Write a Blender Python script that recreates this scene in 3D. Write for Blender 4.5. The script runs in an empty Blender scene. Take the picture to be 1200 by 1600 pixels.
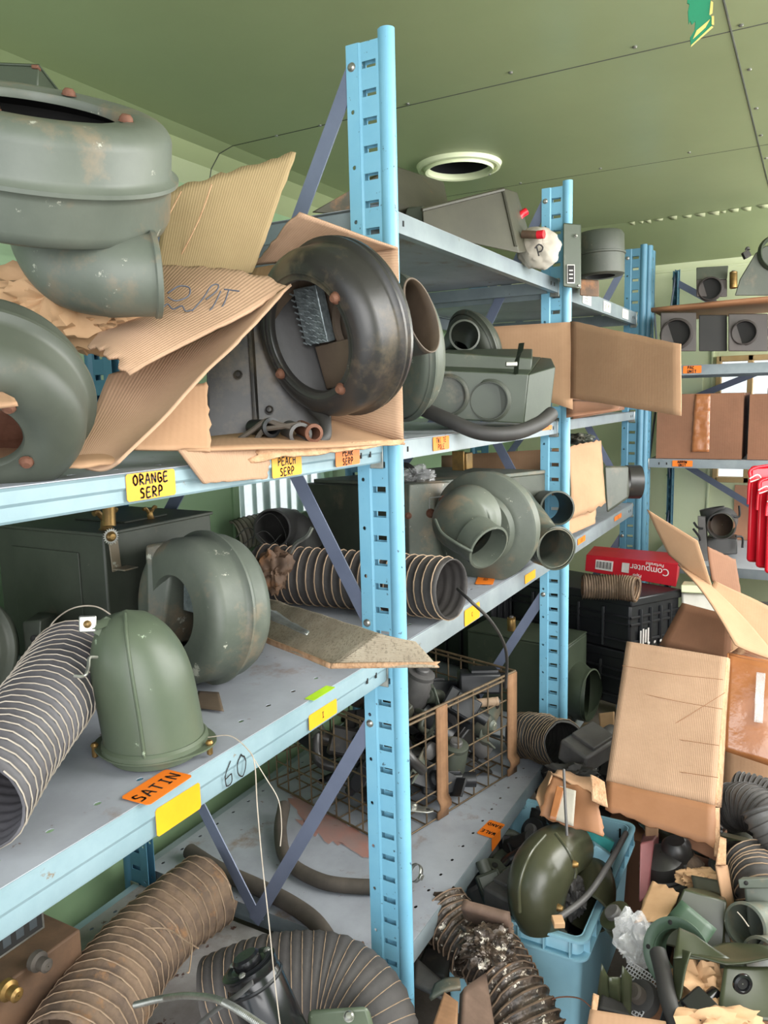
# storage room with steel shelving full of heater parts
EXPO = 0.5
WORLD = 2.0
P_DOOR = 36
P_SIDE = 80
import bpy, math, random
from mathutils import Vector, Matrix, noise
R = math.radians
random.seed(7)
C = bpy.context.scene.collection
# ------------------------------------------------------------ camera
CAM = Vector((-1.34761, -0.75776, 1.37747))
F = 1211.42                     # focal length in pixels of the 1200x1600 frame
RT = Vector((0.4842, -0.8746, -0.0240)); FW = Vector((0.8644, 0.4822, -0.1423))
def _ax():
    yaw, pit, rol = 0.508721658, 0.142780800, -0.0242919872
    fw = Vector((math.cos(yaw)*math.cos(pit), math.sin(yaw)*math.cos(pit), -math.sin(pit)))
    rt = Vector((math.sin(yaw), -math.cos(yaw), 0)); up = rt.cross(fw)
    c, s = math.cos(rol), math.sin(rol)
    return c*rt+s*up, -s*rt+c*up, fw
RT, UPV, FW = _ax()
cd = bpy.data.cameras.new('camera'); cam = bpy.data.objects.new('camera', cd); C.objects.link(cam)
cd.sensor_fit = 'VERTICAL'; cd.sensor_height = 24; cd.lens = F/1600*24; cd.clip_start = .02
m = Matrix((RT, UPV, -FW)).transposed().to_4x4(); m.translation = CAM; cam.matrix_world = m
bpy.context.scene.camera = cam
# ------------------------------------------------------------ light and exposure
sc = bpy.context.scene
sc.view_settings.view_transform = 'Standard'; sc.view_settings.look = 'None'
sc.view_settings.exposure = EXPO; sc.view_settings.gamma = 1
w = bpy.data.worlds.new('sky'); sc.world = w; w.use_nodes = True
w.node_tree.nodes['Background'].inputs[0].default_value = (0.93, 0.97, 1.0, 1)
w.node_tree.nodes['Background'].inputs[1].default_value = WORLD
def area(name, loc, aim, sx, sy, power, col=(1, 1, 1)):
    l = bpy.data.lights.new(name, 'AREA'); l.shape = 'RECTANGLE'; l.size = sx; l.size_y = sy
    l.energy = power; l.color = col
    o = bpy.data.objects.new(name, l); C.objects.link(o); o.location = loc
    o.rotation_euler = (Vector(aim)-Vector(loc)).to_track_quat('-Z', 'Y').to_euler()
    return o
area('doorway_daylight', (-2.3, -1.7, 1.45), (0.7, -0.2, .1), 1.5, 1.9, P_DOOR, (1, .985, .96))
area('side_window_daylight', (1.3, -2.3, 1.75), (1.2, 0.2, .5), 3.2, 1.5, P_SIDE, (1, .985, .95))
area('overhead_fill', (0.5, -1.55, 2.2), (0.9, -.3, -.1), 1.6, .9, 42, (1, .985, .96))  # unseen overhead lamp, added to brighten the low decks and the crate
area('back_wall_fill', (2.3, -2.25, 1.5), (3.3, -.3, 1.15), 1.0, 1.0, 26, (1, 1, .97))  # unseen lamp on the right, added to brighten the back wall
area('back_window_daylight', (3.3, -1.45, 1.3), (2.2, -.6, .8), .6, .9, 34, (.95, .98, 1))
# ------------------------------------------------------------ helpers
def lin(c):
    return tuple(((v/255)/12.92 if v/255 <= .04045 else ((v/255+.055)/1.055)**2.4) for v in c)+(1,)
MATS = {}
def mat(name, c1, c2=None, sc_=6, rough=.6, metal=0, bump=.1, bsc=60, chips=None, camt=.62, csc=25,
        lines=None, uv=False, alpha=1, trans=0, emis=0, spec=.5, c3=None, c3t=.6, c3sc=3):
    """painted or paper surface: two mottled colours, optional chips/stains (c3) and fine corrugation lines"""
    m = bpy.data.materials.new(name); m.use_nodes = True; nt = m.node_tree; N = nt.nodes; L = nt.links
    b = N['Principled BSDF']; b.inputs['Roughness'].default_value = rough
    b.inputs['Metallic'].default_value = metal; b.inputs['Specular IOR Level'].default_value = spec
    tc = N.new('ShaderNodeTexCoord'); src = tc.outputs['UV' if uv else 'Object']
    if c2 is None: c2 = tuple(v*.82 for v in c1)
    n1 = N.new('ShaderNodeTexNoise'); n1.inputs['Scale'].default_value = sc_; n1.inputs['Detail'].default_value = 6
    n1.inputs['Roughness'].default_value = .65
    L.new(tc.outputs['Object'], n1.inputs[0])
    cr = N.new('ShaderNodeValToRGB'); cr.color_ramp.elements[0].position = .35; cr.color_ramp.elements[1].position = .65
    cr.color_ramp.elements[0].color = lin(c2); cr.color_ramp.elements[1].color = lin(c1)
    L.new(n1.outputs[0], cr.inputs[0]); col = cr.outputs[0]
    def over(col, c, t, s, wid=.03, det=8):
        n = N.new('ShaderNodeTexNoise'); n.inputs['Scale'].default_value = s; n.inputs['Detail'].default_value = det
        n.inputs['Roughness'].default_value = .7
        mp = N.new('ShaderNodeMapping'); mp.inputs['Location'].default_value = (3.1, 7.7, s*.1)
        L.new(tc.outputs['Object'], mp.inputs[0]); L.new(mp.outputs[0], n.inputs[0])
        r = N.new('ShaderNodeMapRange'); r.inputs[1].default_value = t; r.inputs[2].default_value = t+wid
        L.new(n.outputs[0], r.inputs[0])
        mx = N.new('ShaderNodeMix'); mx.data_type = 'RGBA'; L.new(r.outputs[0], mx.inputs[0])
        L.new(col, mx.inputs[6]); mx.inputs[7].default_value = lin(c)
        return mx.outputs[2]
    if c3: col = over(col, c3, c3t, c3sc, .12)
    if chips: col = over(col, chips, camt, csc)
    hgt = n2 = N.new('ShaderNodeTexNoise'); n2.inputs['Scale'].default_value = bsc; n2.inputs['Detail'].default_value = 3
    L.new(tc.outputs['Object'], n2.inputs[0]); h = n2.outputs[0]
    if lines:
        axis, per, amt = lines
        wv = N.new('ShaderNodeTexWave'); wv.bands_direction = axis; wv.inputs['Scale'].default_value = 1/per*.314/1.0
        wv.inputs['Distortion'].default_value = .25; L.new(src, wv.inputs[0])
        ad = N.new('ShaderNodeMath'); ad.operation = 'MULTIPLY_ADD'; ad.inputs[1].default_value = amt
        L.new(wv.outputs['Fac'], ad.inputs[0]); L.new(h, ad.inputs[2]); h = ad.outputs[0]
        mx = N.new('ShaderNodeMix'); mx.data_type = 'RGBA'; mx.blend_type = 'MULTIPLY'
        r = N.new('ShaderNodeMapRange'); r.inputs[3].default_value = 0; r.inputs[4].default_value = .16*min(1, amt)
        L.new(wv.outputs['Fac'], r.inputs[0]); L.new(r.outputs[0], mx.inputs[0]); L.new(col, mx.inputs[6])
        mx.inputs[7].default_value = (.45, .40, .36, 1); col = mx.outputs[2]
    if bump:
        bp = N.new('ShaderNodeBump'); bp.inputs['Strength'].default_value = bump; bp.inputs['Distance'].default_value = .004
        L.new(h, bp.inputs['Height']); L.new(bp.outputs[0], b.inputs['Normal'])
    L.new(col, b.inputs['Base Color'])
    if trans: b.inputs['Transmission Weight'].default_value = trans
    if alpha < 1: b.inputs['Alpha'].default_value = alpha
    if emis: b.inputs['Emission Color'].default_value = lin(c1); b.inputs['Emission Strength'].default_value = emis
    MATS[name] = m
    return m
mat('ceiling_paint', (148, 158, 118), (139, 149, 110), 1.2, .35, bump=.03, bsc=20)
mat('wall_green', (136, 164, 126), (126, 154, 116), 2, .5, bump=.05)
mat('wall_pale', (226, 232, 194), (216, 223, 184), 2, .5, bump=.05)
mat('floor_mat', (104, 94, 84), (76, 68, 60), 6, .9, bump=.4)
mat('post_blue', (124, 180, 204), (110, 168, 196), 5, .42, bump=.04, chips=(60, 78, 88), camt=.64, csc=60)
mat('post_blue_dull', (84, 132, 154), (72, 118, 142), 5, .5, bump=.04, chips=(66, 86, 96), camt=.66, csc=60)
mat('beam_pale', (136, 158, 166), (120, 144, 152), 7, .45, bump=.06, chips=(122, 112, 98), camt=.66, csc=24)
mat('beam_grey', (134, 144, 148), (116, 126, 132), 7, .42, .15, bump=.05, chips=(96, 92, 84), camt=.67, csc=24)
mat('deck_grey', (162, 166, 174), (144, 147, 155), 5, .5, .1, bump=.05, c3=(132, 112, 96), c3t=.57, c3sc=5, chips=(104, 78, 62), camt=.65, csc=26)
mat('deck_white', (196, 202, 208), (180, 186, 192), 5, .4, .1, bump=.04)
mat('deck_dirty', (158, 156, 154), (122, 116, 112), 5, .6, .1, bump=.1, c3=(98, 70, 54), c3t=.53, c3sc=4, chips=(70, 36, 24), camt=.62, csc=16)
mat('deck_under', (72, 78, 82), (58, 64, 68), 5, .5, .2, bump=.03)
mat('brace_steel', (112, 120, 142), (98, 106, 128), 5, .45, .1, bump=.03)
mat('zinc', (176, 176, 170), (140, 140, 134), 30, .3, .8, bump=.05)
mat('green_paint', (60, 68, 54), (48, 56, 44), 4, .45, bump=.06, c3=(96, 92, 74), c3t=.6, c3sc=5, chips=(130, 136, 120), camt=.69, csc=16)
mat('green_dark', (72, 76, 66), (54, 58, 50), 4, .5, bump=.06, c3=(92, 84, 70), c3t=.58, c3sc=5, chips=(128, 118, 100), camt=.69, csc=18)
mat('green_grey', (98, 103, 93), (78, 84, 75), 4, .48, bump=.08, chips=(164, 164, 150), camt=.635, csc=24, c3=(118, 106, 88), c3t=.52, c3sc=7)
mat('green_bright', (84, 93, 75), (72, 82, 66), 4, .42, bump=.05, chips=(150, 164, 142), camt=.65, csc=26)
mat('green_teal', (66, 86, 68), (56, 76, 60), 5, .4, bump=.04, chips=(150, 170, 150), camt=.73, csc=20)
mat('olive_gloss', (70, 70, 52), (56, 58, 42), 5, .28, bump=.06)
mat('olive_canvas', (58, 62, 42), (46, 50, 34), 4, .35, bump=.15, bsc=20)
mat('olive_brown', (64, 62, 48), (52, 50, 38), 6, .55, bump=.08, c3=(120, 84, 52), c3t=.6, c3sc=7)
mat('black_paint', (50, 48, 46), (36, 34, 34), 4, .36, bump=.06, chips=(108, 98, 84), camt=.67, csc=16, c3=(84, 74, 60), c3t=.53, c3sc=6)
mat('inner_brown', (96, 82, 68), (76, 64, 54), 7, .6, bump=.06)
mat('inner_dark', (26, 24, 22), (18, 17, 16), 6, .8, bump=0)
mat('void_black', (10, 10, 16), (7, 7, 12), 3, .9, bump=0)
mat('rust', (120, 82, 64), (96, 60, 44), 30, .75, .2, bump=.2, bsc=150)
mat('rusty_brown', (104, 78, 58), (70, 54, 42), 8, .7, .1, bump=.15, c3=(140, 92, 52), c3t=.58, c3sc=5)
mat('brass', (150, 118, 66), (112, 90, 56), 20, .4, .7, bump=.1)
mat('cardboard', (178, 145, 118), (162, 130, 104), 4, .85, bump=.25, lines=('X', .0045, .5), uv=True)
mat('cardboard_flat', (174, 138, 106), (160, 124, 94), 4, .85, bump=.12, lines=('X', .01, .2), uv=True)
mat('cardboard_dark', (132, 92, 68), (118, 82, 60), 4, .8, bump=.12, lines=('X', .01, .2), uv=True)
mat('cardboard_olive_lit', (166, 144, 106), (154, 132, 96), 4, .85, bump=.22, lines=('X', .0045, .4), uv=True)  # plain cardboard with the olive cast of the light put into its colour
mat('cardboard_torn', (196, 158, 124), (168, 128, 94), 40, .95, bump=.8, bsc=160)
mat('cardboard_brown', (156, 110, 78), (142, 98, 66), 4, .6, bump=.2, bsc=30, chips=(196, 150, 110), camt=.66, csc=20)
mat('kraft', (196, 158, 120), (178, 140, 102), 8, .8, bump=.35, bsc=14)
mat('newsprint', (178, 166, 146), (158, 144, 124), 14, .85, bump=.3, lines=('Y', .005, 1.2), uv=True, chips=(138, 126, 108), camt=.54, csc=200)
mat('wood', (150, 112, 80), (124, 90, 62), 12, .8, bump=.2, lines=('X', .012, .5))
mat('wood_grey', (122, 98, 84), (96, 76, 64), 12, .8, bump=.3, bsc=40)
mat('duct_dark', (66, 62, 60), (52, 49, 48), 12, .7, bump=.25, bsc=80)
mat('duct_grey', (92, 90, 94), (76, 74, 78), 10, .65, bump=.2, bsc=80)
mat('duct_brown', (124, 102, 82), (84, 70, 60), 14, .85, bump=.5, bsc=70, c3=(150, 108, 68), c3t=.57, c3sc=9)
mat('duct_foil', (84, 70, 58), (40, 36, 34), 40, .4, .25, bump=.8, bsc=60, chips=(200, 190, 174), camt=.58, csc=45)
mat('wire_pale', (176, 166, 152), (148, 136, 122), 30, .6, bump=.1)
mat('wire_tan', (164, 140, 116), (134, 112, 90), 30, .7, bump=.1)
mat('wire_rust', (112, 96, 74), (90, 74, 56), 30, .55, .4, bump=.2)
mat('rubber', (52, 50, 48), (42, 40, 39), 10, .6, bump=.1)
mat('rubber_dusty', (84, 76, 68), (64, 58, 52), 10, .75, bump=.15)
mat('black_plastic', (30, 31, 34), (24, 25, 28), 6, .4, bump=.05)
mat('black_gloss', (22, 22, 24), (18, 18, 20), 6, .2, bump=.02)
mat('grey_plastic', (92, 90, 88), (70, 68, 68), 8, .5, bump=.15)
mat('crate_blue', (152, 198, 214), (138, 184, 202), 4, .4, bump=.04, chips=(96, 130, 140), camt=.66, csc=12)
mat('crate_blue_dirty', (104, 148, 170), (84, 112, 128), 5, .5, bump=.05, c3=(98, 110, 116), c3t=.5, c3sc=6)
mat('red_card', (196, 36, 50), (184, 30, 44), 5, .4, bump=.04)
mat('red_plastic', (214, 30, 48), (200, 24, 42), 4, .3, bump=.02)
mat('maroon', (124, 72, 72), (100, 56, 58), 6, .5, bump=.1)
mat('white_paint', (226, 224, 216), (206, 202, 192), 8, .6, bump=.1)
mat('white_sack', (176, 170, 158), (156, 148, 134), 6, .8, bump=.4, bsc=20)
mat('sticker_yellow', (230, 160, 22), (222, 150, 18), 10, .5, bump=.05)
mat('sticker_orange', (230, 122, 26), (222, 112, 20), 10, .5, bump=.05)
mat('sticker_lime', (176, 220, 40), None, 10, .5, bump=.05)
mat('ink', (30, 26, 26), (30, 26, 26), 5, .6, bump=0)
mat('ink_blue', (62, 66, 78), (62, 66, 78), 5, .6, bump=0)
mat('print_white', (236, 230, 226), None, 5, .6, bump=0)
mat('white_ridge', (214, 222, 206), None, 5, .6, bump=0)
mat('orange_spill', (186, 108, 78), (168, 132, 120), 20, .8, bump=.05, alpha=.5)
mat('mesh_steel', (150, 160, 162), (110, 118, 120), 60, .4, .6, bump=.5, bsc=120)
mat('grid_white', (214, 212, 214), None, 5, .4, bump=0)
mat('clear_plastic', (240, 240, 240), None, 5, .12, bump=.5, bsc=16, alpha=.32)
mat('tape', (158, 104, 66), (142, 90, 54), 9, .15, bump=.4, bsc=30, chips=(214, 190, 168), camt=.655, csc=22)
mat('black_brown', (52, 42, 37), (38, 32, 29), 6, .6, bump=.05)  # near-black brown base colour of the back rack units
mat('teal_label', (70, 176, 172), None, 9, .5, bump=0)
mat('tree_green', (20, 120, 84), (16, 108, 76), 9, .6, bump=0)
mat('tree_yellow', (222, 196, 110), None, 9, .6, bump=0)
mat('frame_wood', (206, 176, 128), (194, 160, 110), 9, .6, bump=.1)
mat('panel_pink', (206, 150, 120), (198, 142, 112), 4, .6, bump=.1)
mat('peel', (196, 200, 160), None, 9, .8, bump=.2)
gl = mat('window_glass', (225, 240, 240), (200, 225, 225), 9, .25, bump=0, alpha=.45)

class MB:
    def __init__(s): s.v = []; s.f = []; s.m = []; s.uv = []
    def add(s, vs, fs, mi=0, M=None, uvs=None):
        o = len(s.v)
        s.v += [(M @ Vector(v) if M else Vector(v)) for v in vs]
        for k, f in enumerate(fs):
            s.f.append(tuple(i+o for i in f)); s.m.append(mi)
            s.uv.append([uvs[i] for i in f] if uvs else None)
        return s
    def box(s, c, d, M=None, mi=0, rot=None):
        x, y, z = [q/2 for q in d]; c = Vector(c)
        rr = rot.to_matrix() if rot else Matrix.Identity(3)
        vs = [c+rr @ Vector((a*x, b*y, e*z)) for a in (-1, 1) for b in (-1, 1) for e in (-1, 1)]
        return s.add(vs, [(0, 1, 3, 2), (4, 6, 7, 5), (0, 4, 5, 1), (2, 3, 7, 6), (0, 2, 6, 4), (1, 5, 7, 3)], mi, M)
    def hexa(s, vs, mi=0):      # 8 corners: bottom 4 ccw, top 4 ccw
        return s.add(vs, [(3, 2, 1, 0), (4, 5, 6, 7), (0, 1, 5, 4), (1, 2, 6, 5), (2, 3, 7, 6), (3, 0, 4, 7)], mi)
    def lathe(s, prof, n=40, M=None, mi=0, a0=0, a1=2*math.pi):
        full = abs(a1-a0-2*math.pi) < 1e-6; k = n if full else n+1; vs = []
        for r, z in prof:
            for i in range(k):
                a = a0+(a1-a0)*i/n; vs.append((r*math.cos(a), r*math.sin(a), z))
        fs = []
        for j in range(len(prof)-1):
            for i in range(n):
                i2 = (i+1) % k
                fs.append((j*k+i, j*k+i2, (j+1)*k+i2, (j+1)*k+i))
        return s.add(vs, fs, mi, M)
    def disc(s, r, z, n=32, M=None, mi=0, flip=False):
        vs = [(r*math.cos(2*math.pi*i/n), r*math.sin(2*math.pi*i/n), z) for i in range(n)]
        return s.add(vs, [tuple(range(n))[::-1] if flip else tuple(range(n))], mi, M)
    def prism(s, pts, h, M=None, mi=0):
        n = len(pts); vs = [(x, y, 0) for x, y in pts]+[(x, y, h) for x, y in pts]
        fs = [tuple(range(n))[::-1], tuple(range(n, 2*n))]+[(i, (i+1) % n, n+(i+1) % n, n+i) for i in range(n)]
        return s.add(vs, fs, mi, M)
    def tube(s, path, r, n=16, caps=True, mi=0, wall=0, sm=6, ell=1):
        """tube along a smoothed path; r may be a function of 0..1 or number; wall>0 gives an open pipe with an inside"""
        P = smooth(path, sm) if sm else [Vector(p) for p in path]
        fr = frames(P); rf = r if callable(r) else (lambda t: r); N = len(P)
        def ring(j, rr):
            p, a, b = fr[j]
            return [p+a*(rr*math.cos(2*math.pi*i/n))+b*(rr*ell*math.sin(2*math.pi*i/n)) for i in range(n)]
        vs = []
        for j in range(N): vs += ring(j, rf(j/(N-1)))
        cnt = N
        if wall:
            for j in range(N-1, -1, -1): vs += ring(j, rf(j/(N-1))-wall)
            cnt = 2*N
        fs = [(j*n+i, j*n+(i+1) % n, (j+1)*n+(i+1) % n, (j+1)*n+i) for j in range(cnt-1) for i in range(n)]
        if wall: fs += [((cnt-1)*n+i, (cnt-1)*n+(i+1) % n, (i+1) % n, i) for i in range(n)]
        elif caps: fs += [tuple(range(n))[::-1], tuple(range((N-1)*n, N*n))]
        return s.add(vs, fs, mi)
def smooth(path, k):
    P = [Vector(p) for p in path]
    if len(P) < 3:
        return [P[0].lerp(P[1], i/(k*2)) for i in range(k*2+1)]
    Q = [P[0]*2-P[1]]+P+[P[-1]*2-P[-2]]; out = []
    for i in range(1, len(Q)-2):
        p0, p1, p2, p3 = Q[i-1:i+3]
        for t in range(k):
            u = t/k
            out.append(.5*((2*p1)+(p2-p0)*u+(2*p0-5*p1+4*p2-p3)*u*u+(3*p1-p0-3*p2+p3)*u**3))
    out.append(P[-1]); return out
def resample(P, step):
    out = [P[0].copy()]; acc = 0
    L = [0]
    for a, b in zip(P, P[1:]): L.append(L[-1]+(b-a).length)
    n = max(2, round(L[-1]/step)); j = 0; out = []
    for i in range(n+1):
        d = L[-1]*i/n
        while j < len(P)-2 and L[j+1] < d: j += 1
        seg = max(1e-9, L[j+1]-L[j]); out.append(P[j].lerp(P[j+1], (d-L[j])/seg))
    return out
def frames(P):
    fr = []; t = (P[1]-P[0]).normalized(); a = t.orthogonal().normalized()
    for j in range(len(P)):
        t = (P[min(j+1, len(P)-1)]-P[max(j-1, 0)]).normalized()
        a = (a-t*a.dot(t)).normalized(); fr.append((P[j], a, t.cross(a)))
    return fr
def frame_m(o, zdir, xhint=(0, 0, 1)):
    """matrix at o with local z along zdir and local x as near xhint as possible"""
    z = Vector(zdir).normalized(); x = Vector(xhint); x = (x-z*x.dot(z))
    if x.length < 1e-4: x = z.orthogonal()
    x.normalize(); y = z.cross(x)
    m = Matrix((x, y, z)).transposed().to_4x4(); m.translation = Vector(o); return m
def link(name, mb, ms, parent=None, sm=True, bev=0, solid=0, ang=38, org=None, rng=None):
    me = bpy.data.meshes.new(name)
    vs = mb.v
    if org is not None: vs = [v-org for v in vs]
    me.from_pydata([tuple(v) for v in vs], [], mb.f)
    ms = ms if isinstance(ms, (list, tuple)) else [ms]
    for q in ms: me.materials.append(MATS[q])
    for p, i in zip(me.polygons, mb.m): p.material_index = min(i, len(ms)-1)
    if any(mb.uv):
        ul = me.uv_layers.new(name='UVMap'); k = 0
        for p, u in zip(me.polygons, mb.uv):
            for q in range(len(p.vertices)):
                ul.data[k].uv = u[q] if u else (0, 0); k += 1
    me.validate(); me.update()
    if sm: me.shade_smooth(); me.set_sharp_from_angle(angle=R(ang))
    o = bpy.data.objects.new(name, me); C.objects.link(o)
    if bev:
        b = o.modifiers.new('b', 'BEVEL'); b.width = bev; b.segments = 2; b.limit_method = 'ANGLE'; b.angle_limit = R(40)
        b.harden_normals = False
    if solid:
        b = o.modifiers.new('s', 'SOLIDIFY'); b.thickness = solid; b.offset = 0
    if parent: o.parent = parent
    return o
def root(name, label, cat, loc, M=None, group=None):
    o = bpy.data.objects.new(name, None); C.objects.link(o); o.empty_display_size = .05
    o.matrix_world = M if M is not None else Matrix.Translation(Vector(loc))
    o['label'] = label; o['category'] = cat
    if group: o['group'] = group
    return o
def tag(o, label, cat, group=None, kind=None):
    o['label'] = label; o['category'] = cat
    if group: o['group'] = group
    if kind: o['kind'] = kind
    return o
def solo(name, mb, ms, label, cat, group=None, kind=None, **k):
    """one-mesh thing built in world coordinates; its origin goes to the base of its mesh"""
    n = len(mb.v); c = sum(mb.v, Vector())/n; c.z = min(v.z for v in mb.v)
    o = link(name, mb, ms, org=c, **k); o.location = c
    return tag(o, label, cat, group, kind)
def wpart(rt, name, mb, ms, label=None, **k):
    """part whose mesh is given in world coordinates"""
    inv = wm(rt).inverted()
    mb.v = [inv @ v for v in mb.v]
    o = link(name, mb, ms, parent=rt, **k)
    if label: o['label'] = label
    return o
def wm(o):
    return (wm(o.parent) @ o.matrix_basis) if o.parent else (o.matrix_world if o.type == 'EMPTY' and not o.parent else Matrix.Translation(o.location))
def part(rt, name, mb, ms, label=None, **k):
    o = link(name, mb, ms, parent=rt, **k)
    if label: o['label'] = label
    return o
def struct(name, mb, ms, **k):
    o = link(name, mb, ms, **k); o['kind'] = 'structure'; return o
def at(px, py, **k):
    """the point of the place seen along one sight line, at a given x, y or z"""
    d = FW+RT*((px-600)/F)-UPV*((py-800)/F); (a, val), = k.items()
    if a == 'd': return CAM+d*val
    i = 'xyz'.index(a); return CAM+d*((val-CAM[i])/d[i])
def nz(p, s=8, a=.01, seed=0):
    return noise.noise_vector(Vector(p)*s+Vector((seed*3.3, seed*1.7, seed)))*a
def sheet(mb, c, nu=10, nv=10, amp=.004, sc_=7, seed=1, tear=(0, 0, 0, 0), bow=0, mi=0):
    """four world corners -> wavy panel; tear = roughness of edges (v0, u1, v1, u0); uv in metres"""
    a, b, cc, d = [Vector(q) for q in c]; nrm = (b-a).cross(d-a).normalized()
    lu = ((b-a).length+(cc-d).length)/2; lv = ((d-a).length+(cc-b).length)/2
    vs = []; us = []
    for j in range(nv+1):
        for i in range(nu+1):
            u, v = i/nu, j/nv
            uu, vv = u, v
            if tear[0] and j == 0: vv += (noise.noise(Vector((u*9+seed, .3, seed)))+.5*noise.noise(Vector((u*31, seed, 2))))*tear[0]
            if tear[2] and j == nv: vv -= (noise.noise(Vector((u*9+seed, 5.3, seed)))+.5*noise.noise(Vector((u*31, seed, 8))))*tear[2]
            if tear[1] and i == nu: uu -= (noise.noise(Vector((v*9+seed, 2.3, seed)))+.5*noise.noise(Vector((v*31, seed, 3))))*tear[1]
            if tear[3] and i == 0: uu += (noise.noise(Vector((v*9+seed, 7.3, seed)))+.5*noise.noise(Vector((v*31, seed, 4))))*tear[3]
            p = (a.lerp(b, uu)).lerp(d.lerp(cc, uu), vv)
            p = p+nrm*(noise.noise(p*sc_+Vector((seed, seed, seed)))*amp+bow*math.sin(math.pi*u)*1.0)
            vs.append(p); us.append((u*lu, v*lv))
    k = nu+1
    fs = [(j*k+i, j*k+i+1, (j+1)*k+i+1, (j+1)*k+i) for j in range(nv) for i in range(nu)]
    return mb.add(vs, fs, mi, uvs=us)
def bolt(mb, M, r=.006, h=.004, mi=0):
    mb.lathe([(0, h), (r*.6, h*.95), (r, h*.4), (r, 0), (r*1.15, 0), (r*1.15, -.001)], 12, M, mi)
    return mb
def copyof(o, parent=None):
    """copy a thing with its parts and their sub-parts"""
    c = o.copy(); C.objects.link(c)
    if parent: c.parent = parent; c.matrix_basis = o.matrix_basis.copy()
    for ch in o.children: copyof(ch, c)
    return c
# hand lettering as ribbons: letters on a 1 x 1.4 cell
GL = {'O': [[(.5, 1.4), (.1, 1), (.1, .4), (.5, 0), (.9, .4), (.9, 1), (.5, 1.4)]],
 'R': [[(.1, 0), (.15, 1.4), (.8, 1.2), (.75, .75), (.15, .65), (.9, 0)]], 'A': [[(0, 0), (.5, 1.4), (.95, 0)], [(.2, .5), (.8, .5)]],
 'N': [[(.1, 0), (.1, 1.3), (.85, .1), (.9, 1.4)]], 'G': [[(.9, 1.2), (.3, 1.3), (.1, .6), (.4, 0), (.9, .2), (.85, .6), (.5, .6)]],
 'E': [[(.9, 1.4), (.15, 1.3), (.1, 0), (.9, .05)], [(.1, .7), (.75, .75)]], 'S': [[(.85, 1.25), (.35, 1.35), (.2, .9), (.75, .6), (.7, .1), (.1, .05)]],
 'P': [[(.15, 0), (.2, 1.4), (.8, 1.3), (.85, .8), (.2, .6)]], 'C': [[(.9, 1.25), (.35, 1.3), (.1, .6), (.4, 0), (.9, .15)]],
 'H': [[(.1, 0), (.15, 1.4)], [(.85, 0), (.9, 1.4)], [(.12, .7), (.88, .75)]], 'T': [[(.05, 1.3), (.95, 1.35)], [(.5, 1.3), (.5, 0)]],
 'I': [[(.5, 0), (.5, 1.3)], [(.25, 0), (.75, .02)], [(.25, 1.3), (.75, 1.32)]], 'W': [[(.05, 1.4), (.25, 0), (.5, .9), (.75, 0), (.95, 1.4)]],
 'L': [[(.15, 1.4), (.12, 0), (.9, .05)]], 'D': [[(.15, 0), (.15, 1.4), (.8, 1), (.85, .4), (.15, 0)]],
 '6': [[(.7, 1.4), (.15, .7), (.2, .05), (.75, .1), (.75, .6), (.15, .5)]], '0': [[(.5, 1.4), (.1, 1), (.1, .4), (.5, 0), (.9, .4), (.9, 1), (.5, 1.4)]],
 '9': [[(.85, .9), (.4, .7), (.15, 1.1), (.6, 1.4), (.85, 1), (.7, 0)]], '#': [[(.1, .2), (.5, 1.4)], [(.45, 0), (.8, 1.3)], [(0, .9), (.95, 1.0)]],
 'B': [[(.15, 0), (.15, 1.4), (.75, 1.2), (.2, .75), (.85, .4), (.15, 0)]], 'X': [[(.1, 0), (.9, 1.4)], [(.1, 1.4), (.9, 0)]],
 'F': [[(.15, 0), (.15, 1.4), (.9, 1.4)], [(.15, .75), (.7, .75)]], 'U': [[(.1, 1.4), (.15, .2), (.5, 0), (.85, .2), (.9, 1.4)]],
 '2': [[(.1, 1.1), (.5, 1.4), (.85, 1), (.1, 0), (.9, .02)]], ' ': [], 'M': [[(.05, 0), (.15, 1.4), (.5, .5), (.85, 1.4), (.95, 0)]],
 '1': [[(.3, 1.1), (.55, 1.4), (.55, 0)]], '5': [[(.85, 1.4), (.2, 1.4), (.2, .8), (.8, .7), (.75, .1), (.15, .05)]]}
def write(mb, text, o, ux, uy, h, wd=.0016, gap=.35, asp=.62, lift=.0006, mi=0, jit=.05):
    """text ribbons from o along ux with letter height h along uy"""
    ux = Vector(ux).normalized(); uy = Vector(uy).normalized(); n = ux.cross(uy).normalized(); x = 0
    for ch in text:
        for line in GL.get(ch, []):
            P = []
            L2 = line if len(line) < 3 else [tuple(p.to_2d()) for p in smooth([(a, b, 0) for a, b in line], 3)]
            for a, b in L2:
                a += random.uniform(-jit, jit)*.4
                P.append(Vector(o)+ux*((x+a*asp)*h)+uy*(b/1.4*h)+n*lift)
            for p, q in zip(P, P[1:]):
                d = (q-p)
                if d.length < 1e-6: continue
                s_ = n.cross(d.normalized())*wd/2; e = d.normalized()*wd*.3
                mb.add([p-s_-e, q-s_+e, q+s_+e, p+s_-e], [(0, 1, 2, 3)], mi)
        x += asp+gap*.6
    return mb
def screws(rt, Ms, r=.006, h=.004, m_='zinc', nm='screw'):
    for M in Ms: part(rt, nm, bolt(MB(), M, r, h), m_)
def ray(px, py): return (FW+RT*((px-600)/F)-UPV*((py-800)/F)).normalized()
def vdir(px, py, ang, inc):
    """direction that looks, from the doorway, turned ang degrees (0 right, 90 up) and leaning inc degrees towards the viewer"""
    d = ray(px, py); u = (UPV-d*UPV.dot(d)).normalized(); r = d.cross(u)
    return ((r*math.cos(R(ang))+u*math.sin(R(ang)))*math.cos(R(inc))-d*math.sin(R(inc))).normalized()
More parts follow.
